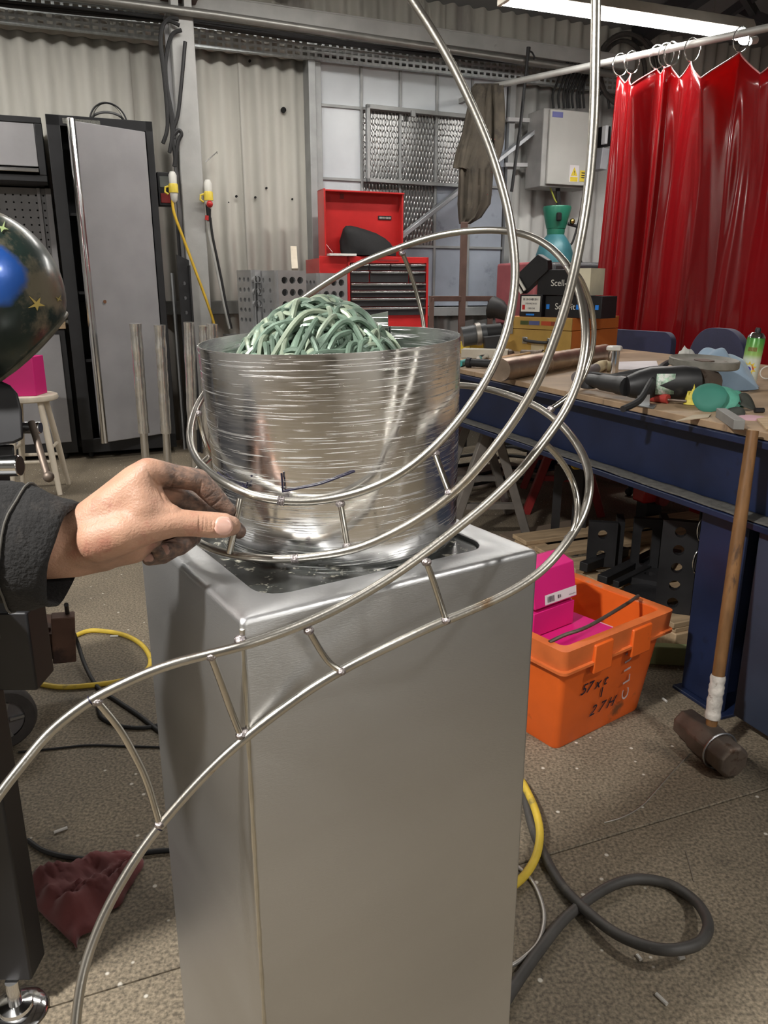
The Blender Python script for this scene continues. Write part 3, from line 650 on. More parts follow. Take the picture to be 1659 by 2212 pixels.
b = MB(); p0 = onn(450, 448, 6.42); b.tube([p0+Vector((0, 0, .09)), p0, p0-Vector((0, 0, .1))], [.018, .022, .014], 10); b.build('body', BLACK, t, world=True)
b = MB(); b.ball(onn(453, 441, 6.38), .026, 12); b.build('dial', RED, t, world=True)
b = MB(); b.tube([onn(448, 466, 6.42), onn(447, 476, 6.42)], .018, 8); b.build('collar', RED, t, world=True)
for dx, mt, lab in ((0, M('grey_cord', (.42, .42, .40), .5), 'pale grey cord hanging against the wall right of the column'), (8, RUBBER, 'thin black cord hanging beside the pale grey cord')):
    cable([onn(x+dx*(1-.5*k/5), y, 6.46) for k, (x, y) in enumerate(((446, 470), (452, 510), (463, 560), (474, 610), (484, 660), (496, 710)))], .010, mt, lab)
b = MB(); b.tube([onn(444, 350, 6.8), onn(466, 331, 6.8), onn(469, 327, 6.8), onn(469, 333, 6.8)], .005, 6); b.top('wall_hook', CHROME, 'thin bent wire hook sticking out beside the column', 'hook')
# dark perforated strut and steel offcuts leaning by the locker
t = th_un('perforated_strut', 'dark perforated steel strut leaning by the black locker', 'steel strut', .79, 6.33, 0)
b = MB(); T = Matrix.Rotation(math.pi/2, 4, 'X')
holes = [circ(.045, .12+.11*j, .014, 8) for j in range(12)]
b.plate([(0, 0), (.09, 0), (.09, 1.50), (.0, 1.54)], holes, .012, T); b.bb(.078, .09, -.07, 0, 0, 1.46); b.build('angle', BLACKM, t, smooth=0)
for k, (px, top, bot, r, lab) in enumerate(((372, 590, 1000, .016, 'dull steel flat bar leaning behind the perforated strut'), (383, 480, 1000, .02, 'long dark steel bar standing against the column'))):
    p = onn(px, top, 6.5); b = MB(); b.bar((p.x, p.y, 0), p, .05, .014); b.top('flat_bar', (GREYALU, BLACKM)[k], lab, 'steel bar')
# wrapped bright posts standing on the floor
for k, (px, py, bx, by, lab) in enumerate(((293, 703, 322, 1090, 'leftmost plastic wrapped steel post standing in front of the locker door'), (345, 706, 368, 1090, 'second plastic wrapped steel post from the left before the locker'), (408, 700, 422, 1080, 'plastic wrapped steel post standing in front of the grey column'), (441, 708, 452, 1080, 'plastic wrapped steel post half hidden by the drum rim'), (458, 704, 470, 1080, 'rightmost plastic wrapped steel post behind the drum rim'))):
    p0 = onz(bx, by, 0); q = UN(p0); p1 = onn(px, py, q.y-.05)
    t = thing('wrapped_post', lab, 'steel post', p0, 0, 'plastic wrapped steel posts')
    b = MB(); b.cyl(p0, p1, .024, 14); b.build('post', CHROME, t, world=True)
    ax = (p1-p0); rr_ = random.Random(k)
    C = [p0+ax*(.42+.59*i/22) for i in range(23)]
    b = MB(); b.tube(C, [.031+.004*rr_.random() for _ in C], 12); b.build('plastic_wrap', PLASTIC_WRAP, t, world=True)
# stool with a magenta box
sp = onz(110, 860, .62); sq = UN(sp)
t = th_un('wooden_stool', 'white painted wooden stool in front of the base cabinet', 'stool', sq.x-.13, 5.45, 0)
b = MB(); b.lathe([(.15, .60), (.17, .607), (.175, .62), (.17, .637), (.155, .642)], 28); b.build('seat', WHITEW, t)
for a in (35, 125, 215, 305):
    c_, s_ = math.cos(math.radians(a)), math.sin(math.radians(a)); b = MB(); b.tube([(.11*c_, .11*s_, .61), (.16*c_, .16*s_, .3), (.205*c_, .205*s_, 0)], [.018, .021, .016], 10); b.build('leg', WHITEW, t)
for z, r, pr_ in ((.22, .173, ((35, 125), (215, 305))), (.30, .160, ((125, 215), (305, 35)))):
    for a1, a2 in pr_:
        b = MB(); P = [(r*math.cos(math.radians(a)), r*math.sin(math.radians(a)), z) for a in (a1, a2)]; b.cyl(P[0], P[1], .011, 8); b.build('rung', WHITEW, t)
b = MB(); b.loft([[(-.14, -.1, z), (.05, -.13, z), (.11, .02, z), (-.1, .08, z)] for z in (0, .24)]); b.v = [Matrix.Translation(W(sq.x-.13, 5.45, .643)) @ RZ @ p for p in b.v]
b.top('magenta_box', MAGENTA, 'magenta cardboard box standing on the white stool', 'cardboard box', bev=.003)
# ------------------------------------------------------------------ low bench along the wall with tooling blocks and the red chest
t = th_un('side_bench', 'low grey steel bench under the window carrying the red chest', 'bench', 2.1, 6.15, 0)
b = MB(); b.bb(-.95, .95, -.45, .4, .88, .93); b.build('top', GREYALU, t, bev=.004)
for x in (-.88, .88):
    for y in (-.4, .36):
        b = MB(); b.bb(x-.03, x+.03, y-.03, y+.03, 0, .88); b.build('leg', BLACKM, t, bev=.004)
TOOL = M('tooling_grey', (.45, .455, .46), .42, .6, .12, 10)
def tooling(label, px0, px1, py, n, w2, ang, cols=3, rows=6):
    """hollow square block, drilled faces; left face turned away"""
    u0, z1 = pu(px0, py, n); u1, _ = pu(px1, py, n)
    h = z1-.93; w = (u1-u0)
    t = th_un('drilled_block', label, 'tooling block', u0, n, .93, ang, 'drilled tooling blocks')
    T = TRS((0, 0, 0), (math.pi/2, 0, 0))
    hs = [circ(w*(.22+.28*i), h-.07-.088*j, .026, 10) for i in range(3) for j in range(3)] + [rrect(w*.18, w*.82, .04, h-.30, .015, 2)]
    b = MB(); b.plate([(0, 0), (w, 0), (w, h), (0, h)], hs, .025, T); b.build('front_plate', TOOL, t, smooth=0)
    T2 = TRS((0, w2, 0), (math.pi/2, 0, -math.pi/2))
    hs = [circ(w2*(.2+.3*i), h-.07-.075*j, .018, 8) for i in range(3) for j in range(5)]
    b = MB(); b.plate([(0, 0), (w2, 0), (w2, h), (0, h)], hs, .02, T2); b.build('side_plate', TOOL, t, smooth=0)
    b = MB(); b.bb(.03, w, -.0, w2, h-.02, h); b.bb(w-.02, w, 0, w2, 0, h-.02); b.bb(.03, w-.02, w2-.02, w2, 0, h-.02); b.build('frame_plate', TOOL, t, smooth=0)
tooling('drilled grey tooling block nearest the column', 546, 561, 583, 6.05, .2, .35)
tooling('drilled grey tooling block in the middle beside the red chest', 597, 664, 584, 5.85, .36, .25)
tooling('drilled grey tooling block touching the red chest', 688, 752, 590, 5.98, .2, .2)
b = MB(); b.bar(onn(637, 582, 6.3), onn(634, 534, 6.5), .05, .02); b.top('wood_offcut', WHITEW, 'pale wooden offcut standing behind the drilled blocks', 'wood offcut')
# red tool chest
u0, z0 = pu(752, 712, 6.3); u1, z1 = pu(925, 556, 6.3)
t = th_un('tool_chest', 'red tool chest with black drawers, bright pulls and open lid', 'tool chest', u0, 6.3, .932)
w = u1-u0; h = z1-.932
b = MB(); b.bb(-.24, w-.0, .01, .40, 0, h-.02); b.bb(-.24, .012, 0, .01, 0, h); b.bb(0, .02, -.012, .01, 0, h); b.bb(w-.02, w, -.012, .01, 0, h); b.bb(0, w, -.012, .01, h-.05, h); b.bb(0, w, -.012, .01, 0, .03); b.build('body', RED, t, bev=.003)
PULL = M('pull_chrome', (.75, .75, .75), .22, 1)
yy = h-.055
DRW = M('drawer_black', (.035, .035, .037), .4, .2)
def drawer(x0, x1, zt, zb):
    b = MB(); b.bb(x0, x1, -.010, .01, zb+.004, zt-.002); d = b.build('drawer', DRW, t, bev=.002)
    b = MB(); b.loft([[(x, -.012, zt-.022), (x, -.026, zt-.018), (x, -.026, zt-.006), (x, -.010, zt-.003)] for x in (x0+.003, x1-.003)]); b.build('pull', PULL, d, bev=.002)
zr_ = [yy, yy-.058, yy-.155, yy-.215, yy-.275, yy-.35, .035]
c1 = [.025, w*.26, w*.52, w*.76, w-.025]
for i in range(4): drawer(c1[i], c1[i+1]-.006, zr_[0], zr_[1])
for q in ((.025, w*.26), (w*.27, w*.75), (w*.76, w-.025)): drawer(q[0], q[1]-.004, zr_[1], zr_[2])
for k in (2, 3, 4): drawer(.025, w-.025, zr_[k], zr_[k+1])
drawer(.025, w-.025, zr_[5], zr_[6]+.1)
b = MB(); b.bb(w*.36, w*.62, -.014, -.011, h-.036, h-.022); b.build('badge', DKRED, t)
# lid, standing open at the back, with its tray lip
lu0, lz0 = pu(688, 548, 6.5); lu1, lz1 = pu(862, 420, 6.5)
lx0, lx1 = lu0-u0, lu1-u0
b = MB(); b.bb(lx0, lx1, .18, .195, h-.0, lz1-.932); b.bb(lx0, lx0+.015, .02, .195, h, lz1-.932); b.bb(lx1-.015, lx1, .1, .195, h, lz1-.932); b.bb(lx0, lx1, .08, .195, lz1-.945, lz1-.932); ld_ = b.build('lid', RED, t, bev=.003)
b = MB(); b.bb(lx1-.2, lx1-.08, .172, .18, lz1-1.14, lz1-1.11); b.build('maker_plate', BLACK, ld_)
print_marks('maker_name', lx1-.192, lx1-.09, 0, .016, TRS((0, .1705, lz1-1.125), (math.pi/2, 0, 0)), WHITEP, ld_, 3)
b = MB(); b.bb(lx0+.19, lx0+.22, .172, .18, lz1-.99, lz1-.95); b.build('catch', M('catch_grey', (.25, .05, .05), .4, .5), ld_)
b = MB(); b.bb(lx0+.02, lx0+.25, -.05, .04, h+.0, h+.018); b.build('tray_lip', M('lip_white', (.75, .74, .7), .4), ld_, bev=.003)
b = MB(); b.bar((lx0+.02, .1, h+.11), (lx0+.08, .02, h+.01), .012, .006); b.build('lid_stay', CHROME, ld_)
b = MB(); b.bb(lx0, 0, .03, .4, -.0, h-.01); b.build('side_locker', DKRED, t, bev=.003)
# black bag in the lid
b = MB(); L = []; cu, cz = pu(800, 530, 6.35); rn = random.Random(3)
ws = (1.0, 1.02, .98, .9, .78, .58, .3)
for j, wz in enumerate(ws):
    z = (0, .04, .09, .135, .17, .20, .215)[j]; row = []
    for i in range(30):
        a = 2*math.pi*i/30; k = 1+.10*math.sin(3*a+j*.5)+.05*noise.noise(Vector((math.cos(a)*2, math.sin(a)*2, j*.7)))
        row.append(W(cu+.235*wz*k*math.cos(a)-.10*(j/6)*1, 6.36+.09*wz*k*math.sin(a), z1+.01+z*(1-.25*math.cos(a)*wz)))
    L.append(row)
b.loft(L); b.top('black_bag', M('black_canvas', (.012, .012, .013), .8, 0, .3, 14, bump=.3, bs=60), 'crumpled black fabric bag lying in the open red tool chest', 'bag', smooth=60)
# ------------------------------------------------------------------ brown steel stand
q = lambda x, y: onn(x, y, 5.5)
t = th_un('steel_stand', 'brown steel stand with a tall post and low square frame', 'stand', 2.81, 5.5, 0)
b = MB(); p = q(1003, 480); b.bar((p.x, p.y, 0), p, .05, .05); b.build('post', BROWNST, t, world=True, bev=.003)
for x in (932, 1060):
    b = MB(); p = q(x, 645); b.bar((p.x, p.y, 0), p, .04, .04); b.build('leg', BROWNST, t, world=True, bev=.003)
b = MB(); b.bar(q(928, 645), q(1064, 645), .04, .04); b.build('cross_bar', BROWNST, t, world=True, bev=.003)
# ------------------------------------------------------------------ curtain rail and welding curtain
RZ0 = 2.9
ra, rb = onz(1050, 190, RZ0), onz(1659, 60, RZ0); rdv = (rb-ra).normalized(); rend = rb+rdv*1.6
t = thing('curtain_rail', 'pale steel curtain rail carrying the red welding curtain', 'curtain rail', ra)
b = MB(); b.cyl(ra, rend, .024, 14); b.build('rail', M('rail_grey', (.50, .50, .48), .45, .4), t, world=True)
b = MB(); p = ra+rdv*.05; b.bar(p, p+W(0, .62, 0), .04, .04); b.build('wall_arm', GREYP, t, world=True)
def on_rail(px):
    lo, hi = 0.0, (rend-ra).length+3
    for _ in range(50):
        m = (lo+hi)/2; p = ra+rdv*m-Vector((0, 0, H)); fw = p.y*CT-p.z*ST
        if 829.5+F_PX*p.x/fw < px: lo = m
        else: hi = m
    return lo
rings = [on_rail(x) for x in (1341, 1366, 1421, 1440, 1452, 1497, 1603)]
rings += [rings[-1]+.32, rings[-1]+.64, rings[-1]+.95]
CURT = bpy.data.materials.new('red_pvc'); CURT.use_nodes = True
N, L_ = CURT.node_tree.nodes, CURT.node_tree.links; pb = N['Principled BSDF']
pb.inputs['Base Color'].default_value = (.30, .008, .012, 1); pb.inputs['Roughness'].default_value = .22; pb.inputs['Coat Weight'].default_value = .6; pb.inputs['Coat Roughness'].default_value = .08
tl = N.new('ShaderNodeBsdfTranslucent'); tl.inputs[0].default_value = (.62, .018, .02, 1); ms = N.new('ShaderNodeMixShader'); ms.inputs[0].default_value = .38
L_.new(pb.outputs[0], ms.inputs[1]); L_.new(tl.outputs[0], ms.inputs[2]); L_.new(ms.outputs[0], N['Material Output'].inputs[0])
cn = Vector((-rdv.y, rdv.x, 0))
cu_t = thing('welding_curtain', 'glossy red plastic welding curtain hanging in folds behind the bench', 'curtain', ra+rdv*rings[0]-Vector((0, 0, RZ0-.25)))
NX, NZ = 260, 26; s0, s1 = rings[0]-.02, rings[-1]+.02
def sag(s):
    for a, c in zip(rings[:-1], rings[1:]):
        if a <= s <= c: k = (s-a)/(c-a); return min(.16, .62*(c-a))*(1-abs(2*k-1))**.8
    return 0
def gapfold(s):
    for k, (a, c) in enumerate(zip(rings[:-1], rings[1:])):
        if a <= s <= c: return (1 if k % 2 else -.6)*min(.10, .42*(c-a)+.02)*math.sin(math.pi*(s-a)/(c-a))
    return 0
L = []
for j in range(NZ+1):
    v = j/NZ; row = []
    for i in range(NX+1):
        s = s0+(s1-s0)*i/NX; sg = sag(s)
        z = (RZ0-.11-sg)+(.22-(RZ0-.11-sg))*v
        fold = gapfold(s+.02*noise.noise(Vector((s*3, v*2.2, 8))))*(1-.35*v)+(.030*noise.noise(Vector((s*6+v*.8, v*1.3, 3)))+.012*noise.noise(Vector((s*19, v*2.5, 5))))*min(1, v*5)
        top = sg*.55*(1-min(1, v*4))
        slide = -.05*v*(1-(s-s0)/(s1-s0))+.02*math.sin(s*31)*v
        p = ra+rdv*(s+slide)+cn*(-fold-top); row.append(Vector((p.x, p.y, z)))
    L.append(row)
b = MB(); b.loft(L, False, False, closed=False); b.build('sheet', CURT, cu_t, world=True, smooth=180, solid=.003, recalc=False)
b = MB(); b.tube([p+Vector((0, 0, .002)) for p in L[0]], .005, 6); b.build('hem', M('pvc_hem', (.62, .28, .28), .3), cu_t, world=True)
for s in rings:
    c = ra+rdv*s+Vector((0, 0, -.035)); P = [c+(cn*math.cos(a)*.9+rdv*math.cos(a)*.5).normalized()*0+Vector((0, 0, 1))*.075*math.sin(a)+(cn*.8+rdv*.6)*.058*math.cos(a) for a in [2*math.pi*i/18 for i in range(18)]]
    b = MB(); b.tube(P, .0045, 6, closed=True); b.build('ring', CHROME, cu_t, world=True)
# small lamp at the end of the rail
p = onn(1608, 88, 4.55)
t = thing('clip_lamp', 'small lit lamp clipped under the curtain rail', 'lamp', p-Vector((0, 0, .03)), AR)
b = MB(); b.ball((0, 0, .03), .028, 14, (1.7, 1, .9)); b.build('bulb', M('lit_bulb', (.9, .95, 1), .3, emit=(.85, .95, 1), estr=9), t)
b = MB(); b.cyl((.045, 0, .03), (.10, 0, .045), .024, 12); b.build('lamp_socket', WHITEP, t)
# ------------------------------------------------------------------ jacket hung over the rail's end
JM = M('dirty_canvas', (.06, .05, .037), .9, 0, .35, 7, spot=(.035, .03, .024), spot_at=.55, spot_s=5, bump=.3, bs=60)
rows = [(180, 1026, 1086), (190, 1018, 1087), (230, 1010, 1084), (290, 997, 1083), (330, 984, 1080), (362, 978, 1072), (366, 992, 1066), (400, 990, 1064), (440, 988, 1060), (470, 990, 1040), (484, 992, 1016)]
t = th_un('hanging_jacket', 'dirty dark khaki jacket hanging over the end of the curtain rail', 'jacket', 3.35, 6.3, 1.85)
b = MB(); L = []
for j, (py, xa, xb) in enumerate(rows):
    row = []; m = 44
    for i in range(m):
        a = 2*math.pi*i/m; c_ = math.cos(a); s_ = math.sin(a)
        px = (xa+xb)/2+(xb-xa)/2*c_
        th = .07*(1 if j else .5); f = .018*math.sin(px*.42+j*.15)+.012*math.sin(px*.21+1+j*.4)
        row.append(onn(px, py, 6.22+th*s_*(1 if abs(c_) < .98 else .3)+f))
    L.append(row)
b.loft(L); b.build('cloth', JM, t, world=True, smooth=70)
b = MB(); L = []
for j, (py, xa, xb) in enumerate(((184, 1062, 1088), (240, 1066, 1092), (300, 1066, 1090), (330, 1068, 1084), (345, 1070, 1078))):
    L.append([onn((xa+xb)/2+(xb-xa)/2*math.cos(a), py, 6.14+.03*math.sin(a)+.012*math.sin(a*4+j)) for a in [2*math.pi*i/20 for i in range(20)]])
b.loft(L); b.build('sleeve', JM, t, world=True, smooth=70)
for px, py in ((1060, 300), (1068, 301), (1061, 372), (1052, 420)):
    b = MB(); b.ball(onn(px, py, 6.1), .007, 8); b.build('stud', CHROME, t, world=True)
# hanging rod with hook
t = th_un('hook_rod', 'thin dark steel rod hanging from the pipe beside the jacket', 'rod', 3.9, 6.36, 1.9)
b = MB(); b.tube([onn(1142, 102, 6.37), onn(1138, 140, 6.37), onn(1125, 265, 6.37), onn(1105, 414, 6.37)], [.018, .012, .014, .014], 8); b.build('rod', BLACKM, t, world=True)
b = MB(); b.tube(spline([tuple(onn(x, y, 6.37)) for x, y in ((1140, 112), (1148, 112), (1154, 122), (1153, 128))], 4), .008, 6); b.build('hook', BLACKM, t, world=True)
# small pale bracket frame by the electric box
b = MB(); p = [onn(x, y, 6.78) for x, y in ((1096, 258), (1168, 262), (1163, 357), (1090, 356))]
for a, c in ((p[0], p[1]), (p[1], p[2]), (p[2], p[3])): b.bar(a, c, .035, .035)
b.top('wall_bracket', M('bracket_white', (.6, .61, .62), .5), 'pale square tube bracket on the wall left of the electric box', 'bracket', bev=.003)
# ------------------------------------------------------------------ electric box
u0, z1 = pu(1190, 232, 6.5); u1, _ = pu(1290, 237, 6.5); _, z0 = pu(1178, 402, 6.5)
t = th_un('electric_box', 'grey steel electric cabinet with yellow warning stickers', 'electric box', u0, 6.5, z0)
w = u1-u0; h = z1-z0
BOXG = M('box_paint', (.50, .50, .475), .45, 0, .06, 4)
b = MB(); b.bb(-.05, w, .03, .30, 0, h); b.build('housing', M('box_side', (.40, .40, .39), .5), t, bev=.008)
b = MB(); b.bb(0, w, 0, .028, .02, h-.01); d = b.build('door', BOXG, t, bev=.006)
b = MB(); b.bb(.02, .13, -.003, 0, h-.075, h-.03); b.build('blue_sticker', M('sticker_blue', (.16, .17, .42), .5), d)
x0 = w*.48
b = MB(); b.bb(x0, x0+.1, -.003, 0, .045, .19); b.build('white_sticker', PAPER, d)
b = MB(); b.prism([(x0+.015, .10), (x0+.085, .10), (x0+.05, .175)], .002, TRS((0, -.003, 0), (math.pi/2, 0, 0))); b.build('warning_triangle', YELLOW, d)
b = MB(); b.bb(x0+.01, x0+.09, -.005, -.003, .052, .09); b.build('yellow_strip', YELLOW, d)
b = MB(); b.bb(x0+.115, x0+.225, -.003, 0, .055, .15); b.build('yellow_sticker', YELLOW, d)
for yy in (.085, .105, .125):
    b = MB(); b.bb(x0+.13, x0+.21, -.0045, -.003, yy, yy+.008); b.build('print_line', INK, d)
text('warning_mark', '!', .05, TRS((x0+.05, -.0065, .125), (math.pi/2, 0, 0)), INK, d)
t = th_un('cable_drop', 'fan of black cables entering the top of the grey electric box', 'cables', 4.4, 6.6, z1)
for k, (xb, xt) in enumerate(((1196, 1203), (1208, 1214), (1219, 1222), (1230, 1238), (1238, 1245), (1248, 1252), (1254, 1258), (1262, 1262), (1226, 1230))):
    b = MB(); b.tube(spline([tuple(onn(x, y, 6.62)) for x, y in ((xb, 234), (xb-2, 205), (xt, 180), (xt+10, 155), (xt+26, 130))], 5), .011, 7); b.build('cable', RUBBER, t, world=True)
cable([onn(x, y, 6.6) for x, y in ((1205, 404), (1206, 425), (1208, 452), (1215, 500))], .022, RUBBER, 'thick black cable leaving the bottom of the electric box')
cable([onn(x, y, 6.6) for x, y in ((1188, 404), (1194, 420), (1200, 434), (1206, 440))], .007, M('earth_wire', (.45, .5, .08), .5), 'thin yellow green earth wire under the electric box')
cable([onn(x, y, 6.5) for x, y in ((1262, 404), (1252, 470), (1238, 520), (1228, 545), (1240, 640))], .010, RUBBER, 'thin black cable hanging below the electric box by the curtain')
t = th_un('isolator_switch', 'small isolator switch on the wall right of the electric box', 'switch', 5.0, 6.6, 2.45)
b = MB(); p = [onn(x, y, 6.6) for x, y in ((1292, 275), (1312, 275), (1312, 318), (1292, 318))]; b.bar((p[0]+p[1])/2, (p[2]+p[3])/2, .11, .1); b.build('case', BLACK, t, world=True, bev=.005)
b = MB(); b.bar(onn(1308, 272, 6.5), onn(1305, 312, 6.5), .06, .03); b.build('cover', M('switch_white', (.7, .72, .75), .3), t, world=True, bev=.004)
b = MB(); b.bar(onn(1300, 322, 6.6), onn(1294, 368, 6.6), .14, .08); b.build('lower_case', M('switch_grey', (.45, .46, .5), .4), t, world=True, bev=.005)
b = MB(); P = [onn(1302+14*math.cos(a), 235+36*math.sin(a)*-1, 6.62) for a in [math.pi*i/10 for i in range(11)]]; b.tube(P, .012, 8); b.build('loop_cable', RUBBER, t, world=True)
# coiled hose high on the wall
t = th_un('hose_coil', 'coil of dark hose hanging high on the wall behind the curtain rings', 'hose', 4.75, 6.6, 2.95)
for k, (cx, cy, rx, ry) in enumerate(((1352, 150, 60, 78), (1356, 148, 68, 74), (1346, 158, 48, 70))):
    b = MB(); b.tube([onn(cx+rx*math.cos(a), cy+ry*math.sin(a), 6.62+.03*k) for a in [2*math.pi*i/40 for i in range(40)]], .02, 8, closed=True); b.build('loop', HOSE, t, world=True)
# ------------------------------------------------------------------ gas cylinder, welder
GC = UN(onn(1197, 560, 6.2))
t = th_un('gas_cylinder', 'blue green gas cylinder with a green valve guard behind the welder', 'gas cylinder', GC.x, 6.2, 0)
GBL = M('cylinder_blue', (.045, .17, .20), .4, .1, .2, 7, spot=(.16, .15, .11), spot_at=.6, spot_s=6)
GGR = M('cylinder_green', (.02, .16, .10), .35, .1, .15)
b = MB(); b.lathe([(.165, 0), (.17, .03), (.17, 1.52), (.165, 1.58), (.14, 1.66), (.10, 1.72), (.075, 1.75)], 32); b.build('tank', GBL, t)
b = MB(); b.lathe([(.075, 1.745), (.08, 1.78), (.08, 1.80), (.06, 1.815)], 24); b.build('neck_ring', GGR, t)
b = MB(); seg = 20; Lp = []
for r, z in ((.085, 1.80), (.10, 1.86), (.125, 1.97), (.12, 1.985), (.095, 1.97), (.075, 1.86), (.06, 1.80)): Lp.append([(r*math.cos(2*math.pi*k/seg), r*math.sin(2*math.pi*k/seg), z) for k in range(seg)])
b.loft(Lp, False, False); b.build('valve_guard', GGR, t)
b = MB(); b.box((-.05, -.112, 1.89), (.045, .03, .07)); b.build('guard_opening', DARK, t, bev=.01)
b = MB(); b.lathe([(.02, 1.80), (.02, 1.95)], 10); b.build('valve', M('brass', (.5, .36, .12), .3, 1), t)
b = MB(); b.tube([(.09, -.05, 1.84), (.17, -.07, 1.82), (.19, -.07, 1.80)], .014, 8); b.ball((.2, -.08, 1.83), .035, 10); b.build('regulator', BLACK, t)
b = MB(); b.ball((.12, -.07, 1.86), .025, 10); b.build('brass_fitting', M('brass2', (.5, .36, .12), .3, 1), t)
b = MB(); b.tube(spline([(.17, -.08, 1.80), (.19, -.1, 1.6), (.26, -.1, 1.4), (.3, -.12, 1.1), (.34, -.2, .7)], 6), .011, 7); b.build('gas_hose', RUBBER, t)
for x in (-.07, .03):
    b = MB(); b.tube([(x, -.20, 1.40), (x, -.20, 1.47)], [.02, .028], 10); b.build('wing_nut', M('nut', (.4, .38, .3), .35, .9), t)
u0, z1 = pu(1120, 567, 5.6); u1, _ = pu(1345, 567, 5.6)
t = th_un('welding_machine', 'dull red welding machine with dark control panel behind the bench', 'welder', u0, 5.6, .0)
WR = M('welder_red', (.32, .09, .10), .5, 0, .15, spot=(.22, .1, .1), spot_at=.6)
b = MB(); b.bb(0, .16, -.25, .35, 1.0, z1); b.bb(.16, .95, .02, .35, 1.0, z1); b.build('body', WR, t, bev=.02)
b = MB(); b.bb(.15, 1.0, -.26, .02, 1.0, z1-.0); pnl = b.build('front_panel', M('panel_grey', (.05, .05, .055), .45), t, bev=.03)
b = MB(); b.bb(.24, .98, -.268, -.258, z1-.125, z1-.085); b.build('panel_slot', BLACK, pnl)
for x, r, m in ((.31, .022, WHITEP), (.46, .032, RED), (.60, .022, WHITEP)):
    b = MB(); b.cyl((x, -.262, z1-.2), (x, -.28, z1-.2), r, 14); b.build('knob', m, pnl)
    if m is RED:
        b = MB(); b.cyl((x, -.28, z1-.2), (x, -.30, z1-.2), .017, 12); b.build('knob_cap', BLACK, pnl)
b = MB(); b.bb(.66, .73, -.268, -.26, z1-.16, z1-.13); b.build('white_tag', WHITEP, pnl)
b = MB(); b.bb(.72, .76, -.268, -.26, z1-.225, z1-.185); b.build('red_display', M('led', (.5, 0, 0), .4, emit=(1, .05, .05), estr=1.5), pnl)
b = MB(); b.cyl((.98, -.262, z1-.2), (.98, -.30, z1-.2), .055, 16); b.build('big_knob', BLACK, pnl)
b = MB(); b.tube([(.98+.06*math.cos(a), -.285, z1-.2+.06*math.sin(a)) for a in [2*math.pi*i/20 for i in range(20)]], .008, 6, closed=True); b.build('knob_ring', RED, pnl)
b = MB(); b.bb(-.02, 1.0, -.26, .35, .0, 1.0); b.build('trolley', BLACKM, t, bev=.02)
# dark horn shaped torch nozzle
b = MB(); b.tube([onn(1063, 664, 5.2), onn(1078, 668, 5.15), onn(1100, 685, 5.1), onn(1112, 692, 5.1)], [.085, .07, .035, .03], 14); b.top('fume_horn', RUBBER, 'black horn shaped extraction nozzle beside the welder', 'nozzle')
# ================================================================== steel work bench with plywood top
BZ, BU0, BU1, BN0, BN1 = .917, 1.73, 3.3, .35, 5.05
t = th_un('work_bench', 'long blue steel work bench with a worn plywood top', 'work bench', BU0, BN0, 0)
LN = BN1-BN0; WD = BU1-BU0
for k, (y0, y1) in enumerate(((0, 1.18), (1.185, 2.9), (2.905, LN))):
    b = MB(); b.bb(.01, WD, y0, y1, BZ-.022, BZ); b.build('plywood_board', WOOD, t, bev=.002)
def chan(x0, s):
    b = MB(); b.bb(x0, x0+.09*s, 0, LN, BZ-.045, BZ-.024); b.bb(x0+.06*s, x0+.075*s, 0, LN, BZ-.25, BZ-.045); b.bb(x0-.02*s, x0+.09*s, 0, LN, BZ-.27, BZ-.25); return b
chan(0, 1).build('front_beam', BLUE, t, bev=.003); chan(WD, -1).build('back_beam', BLUE, t, bev=.003)
b = MB(); g_ = [[(-.016+.072*i/5, LN*k/80, BZ-.2495+.003+.006*abs(noise.noise(Vector((i*.9, k*.7, 1))))) for i in range(6)] for k in range(81)]
b.loft(g_, False, False, closed=False); o = b.build('dust_layer', DUST, t, recalc=False, solid=.002)
for y in (.5, LN-.5, LN/2+.3):
    b = MB(); b.bb(.075, WD-.075, y-.05, y+.05, BZ-.2, BZ-.03); b.build('cross_member', BLUE, t)
def hleg(x, y):
    b = MB(); b.bb(x-.0, x+.012, y-.09, y+.09, .012, BZ-.27); b.bb(x+.148, x+.16, y-.09, y+.09, .012, BZ-.27); b.bb(x+.012, x+.148, y-.006, y+.006, .012, BZ-.27); b.bb(x-.02, x+.18, y-.11, y+.11, 0, .012); b.build('leg', BLUE, t, bev=.003)
LEGN = 1.70-BN0
hleg(.05, LEGN); hleg(WD-.22, LEGN); hleg(.05, LN-.25); hleg(WD-.22, LN-.25)
b = MB(); b.bb(.02, .06, .35, LEGN-.16, .05, BZ-.27); b.build('side_panel', M('blue_panel', (.03, .042, .07), .5, 0, .25, 4, spot=(.02, .025, .04), spot_at=.6), t, bev=.003)
def bz(px, py): return onz(px, py, BZ)
# cylinder helper: lying bar from pixel to pixel on the bench, radius r
def lying(b, p0, p1, r, seg=14, r1=None, dz=0):
    a = bz(*p0); c = bz(*p1); a.z = BZ+r+dz; c.z = BZ+(r1 or r)+dz; b.cyl(a, c, r, seg, r1); return a, c
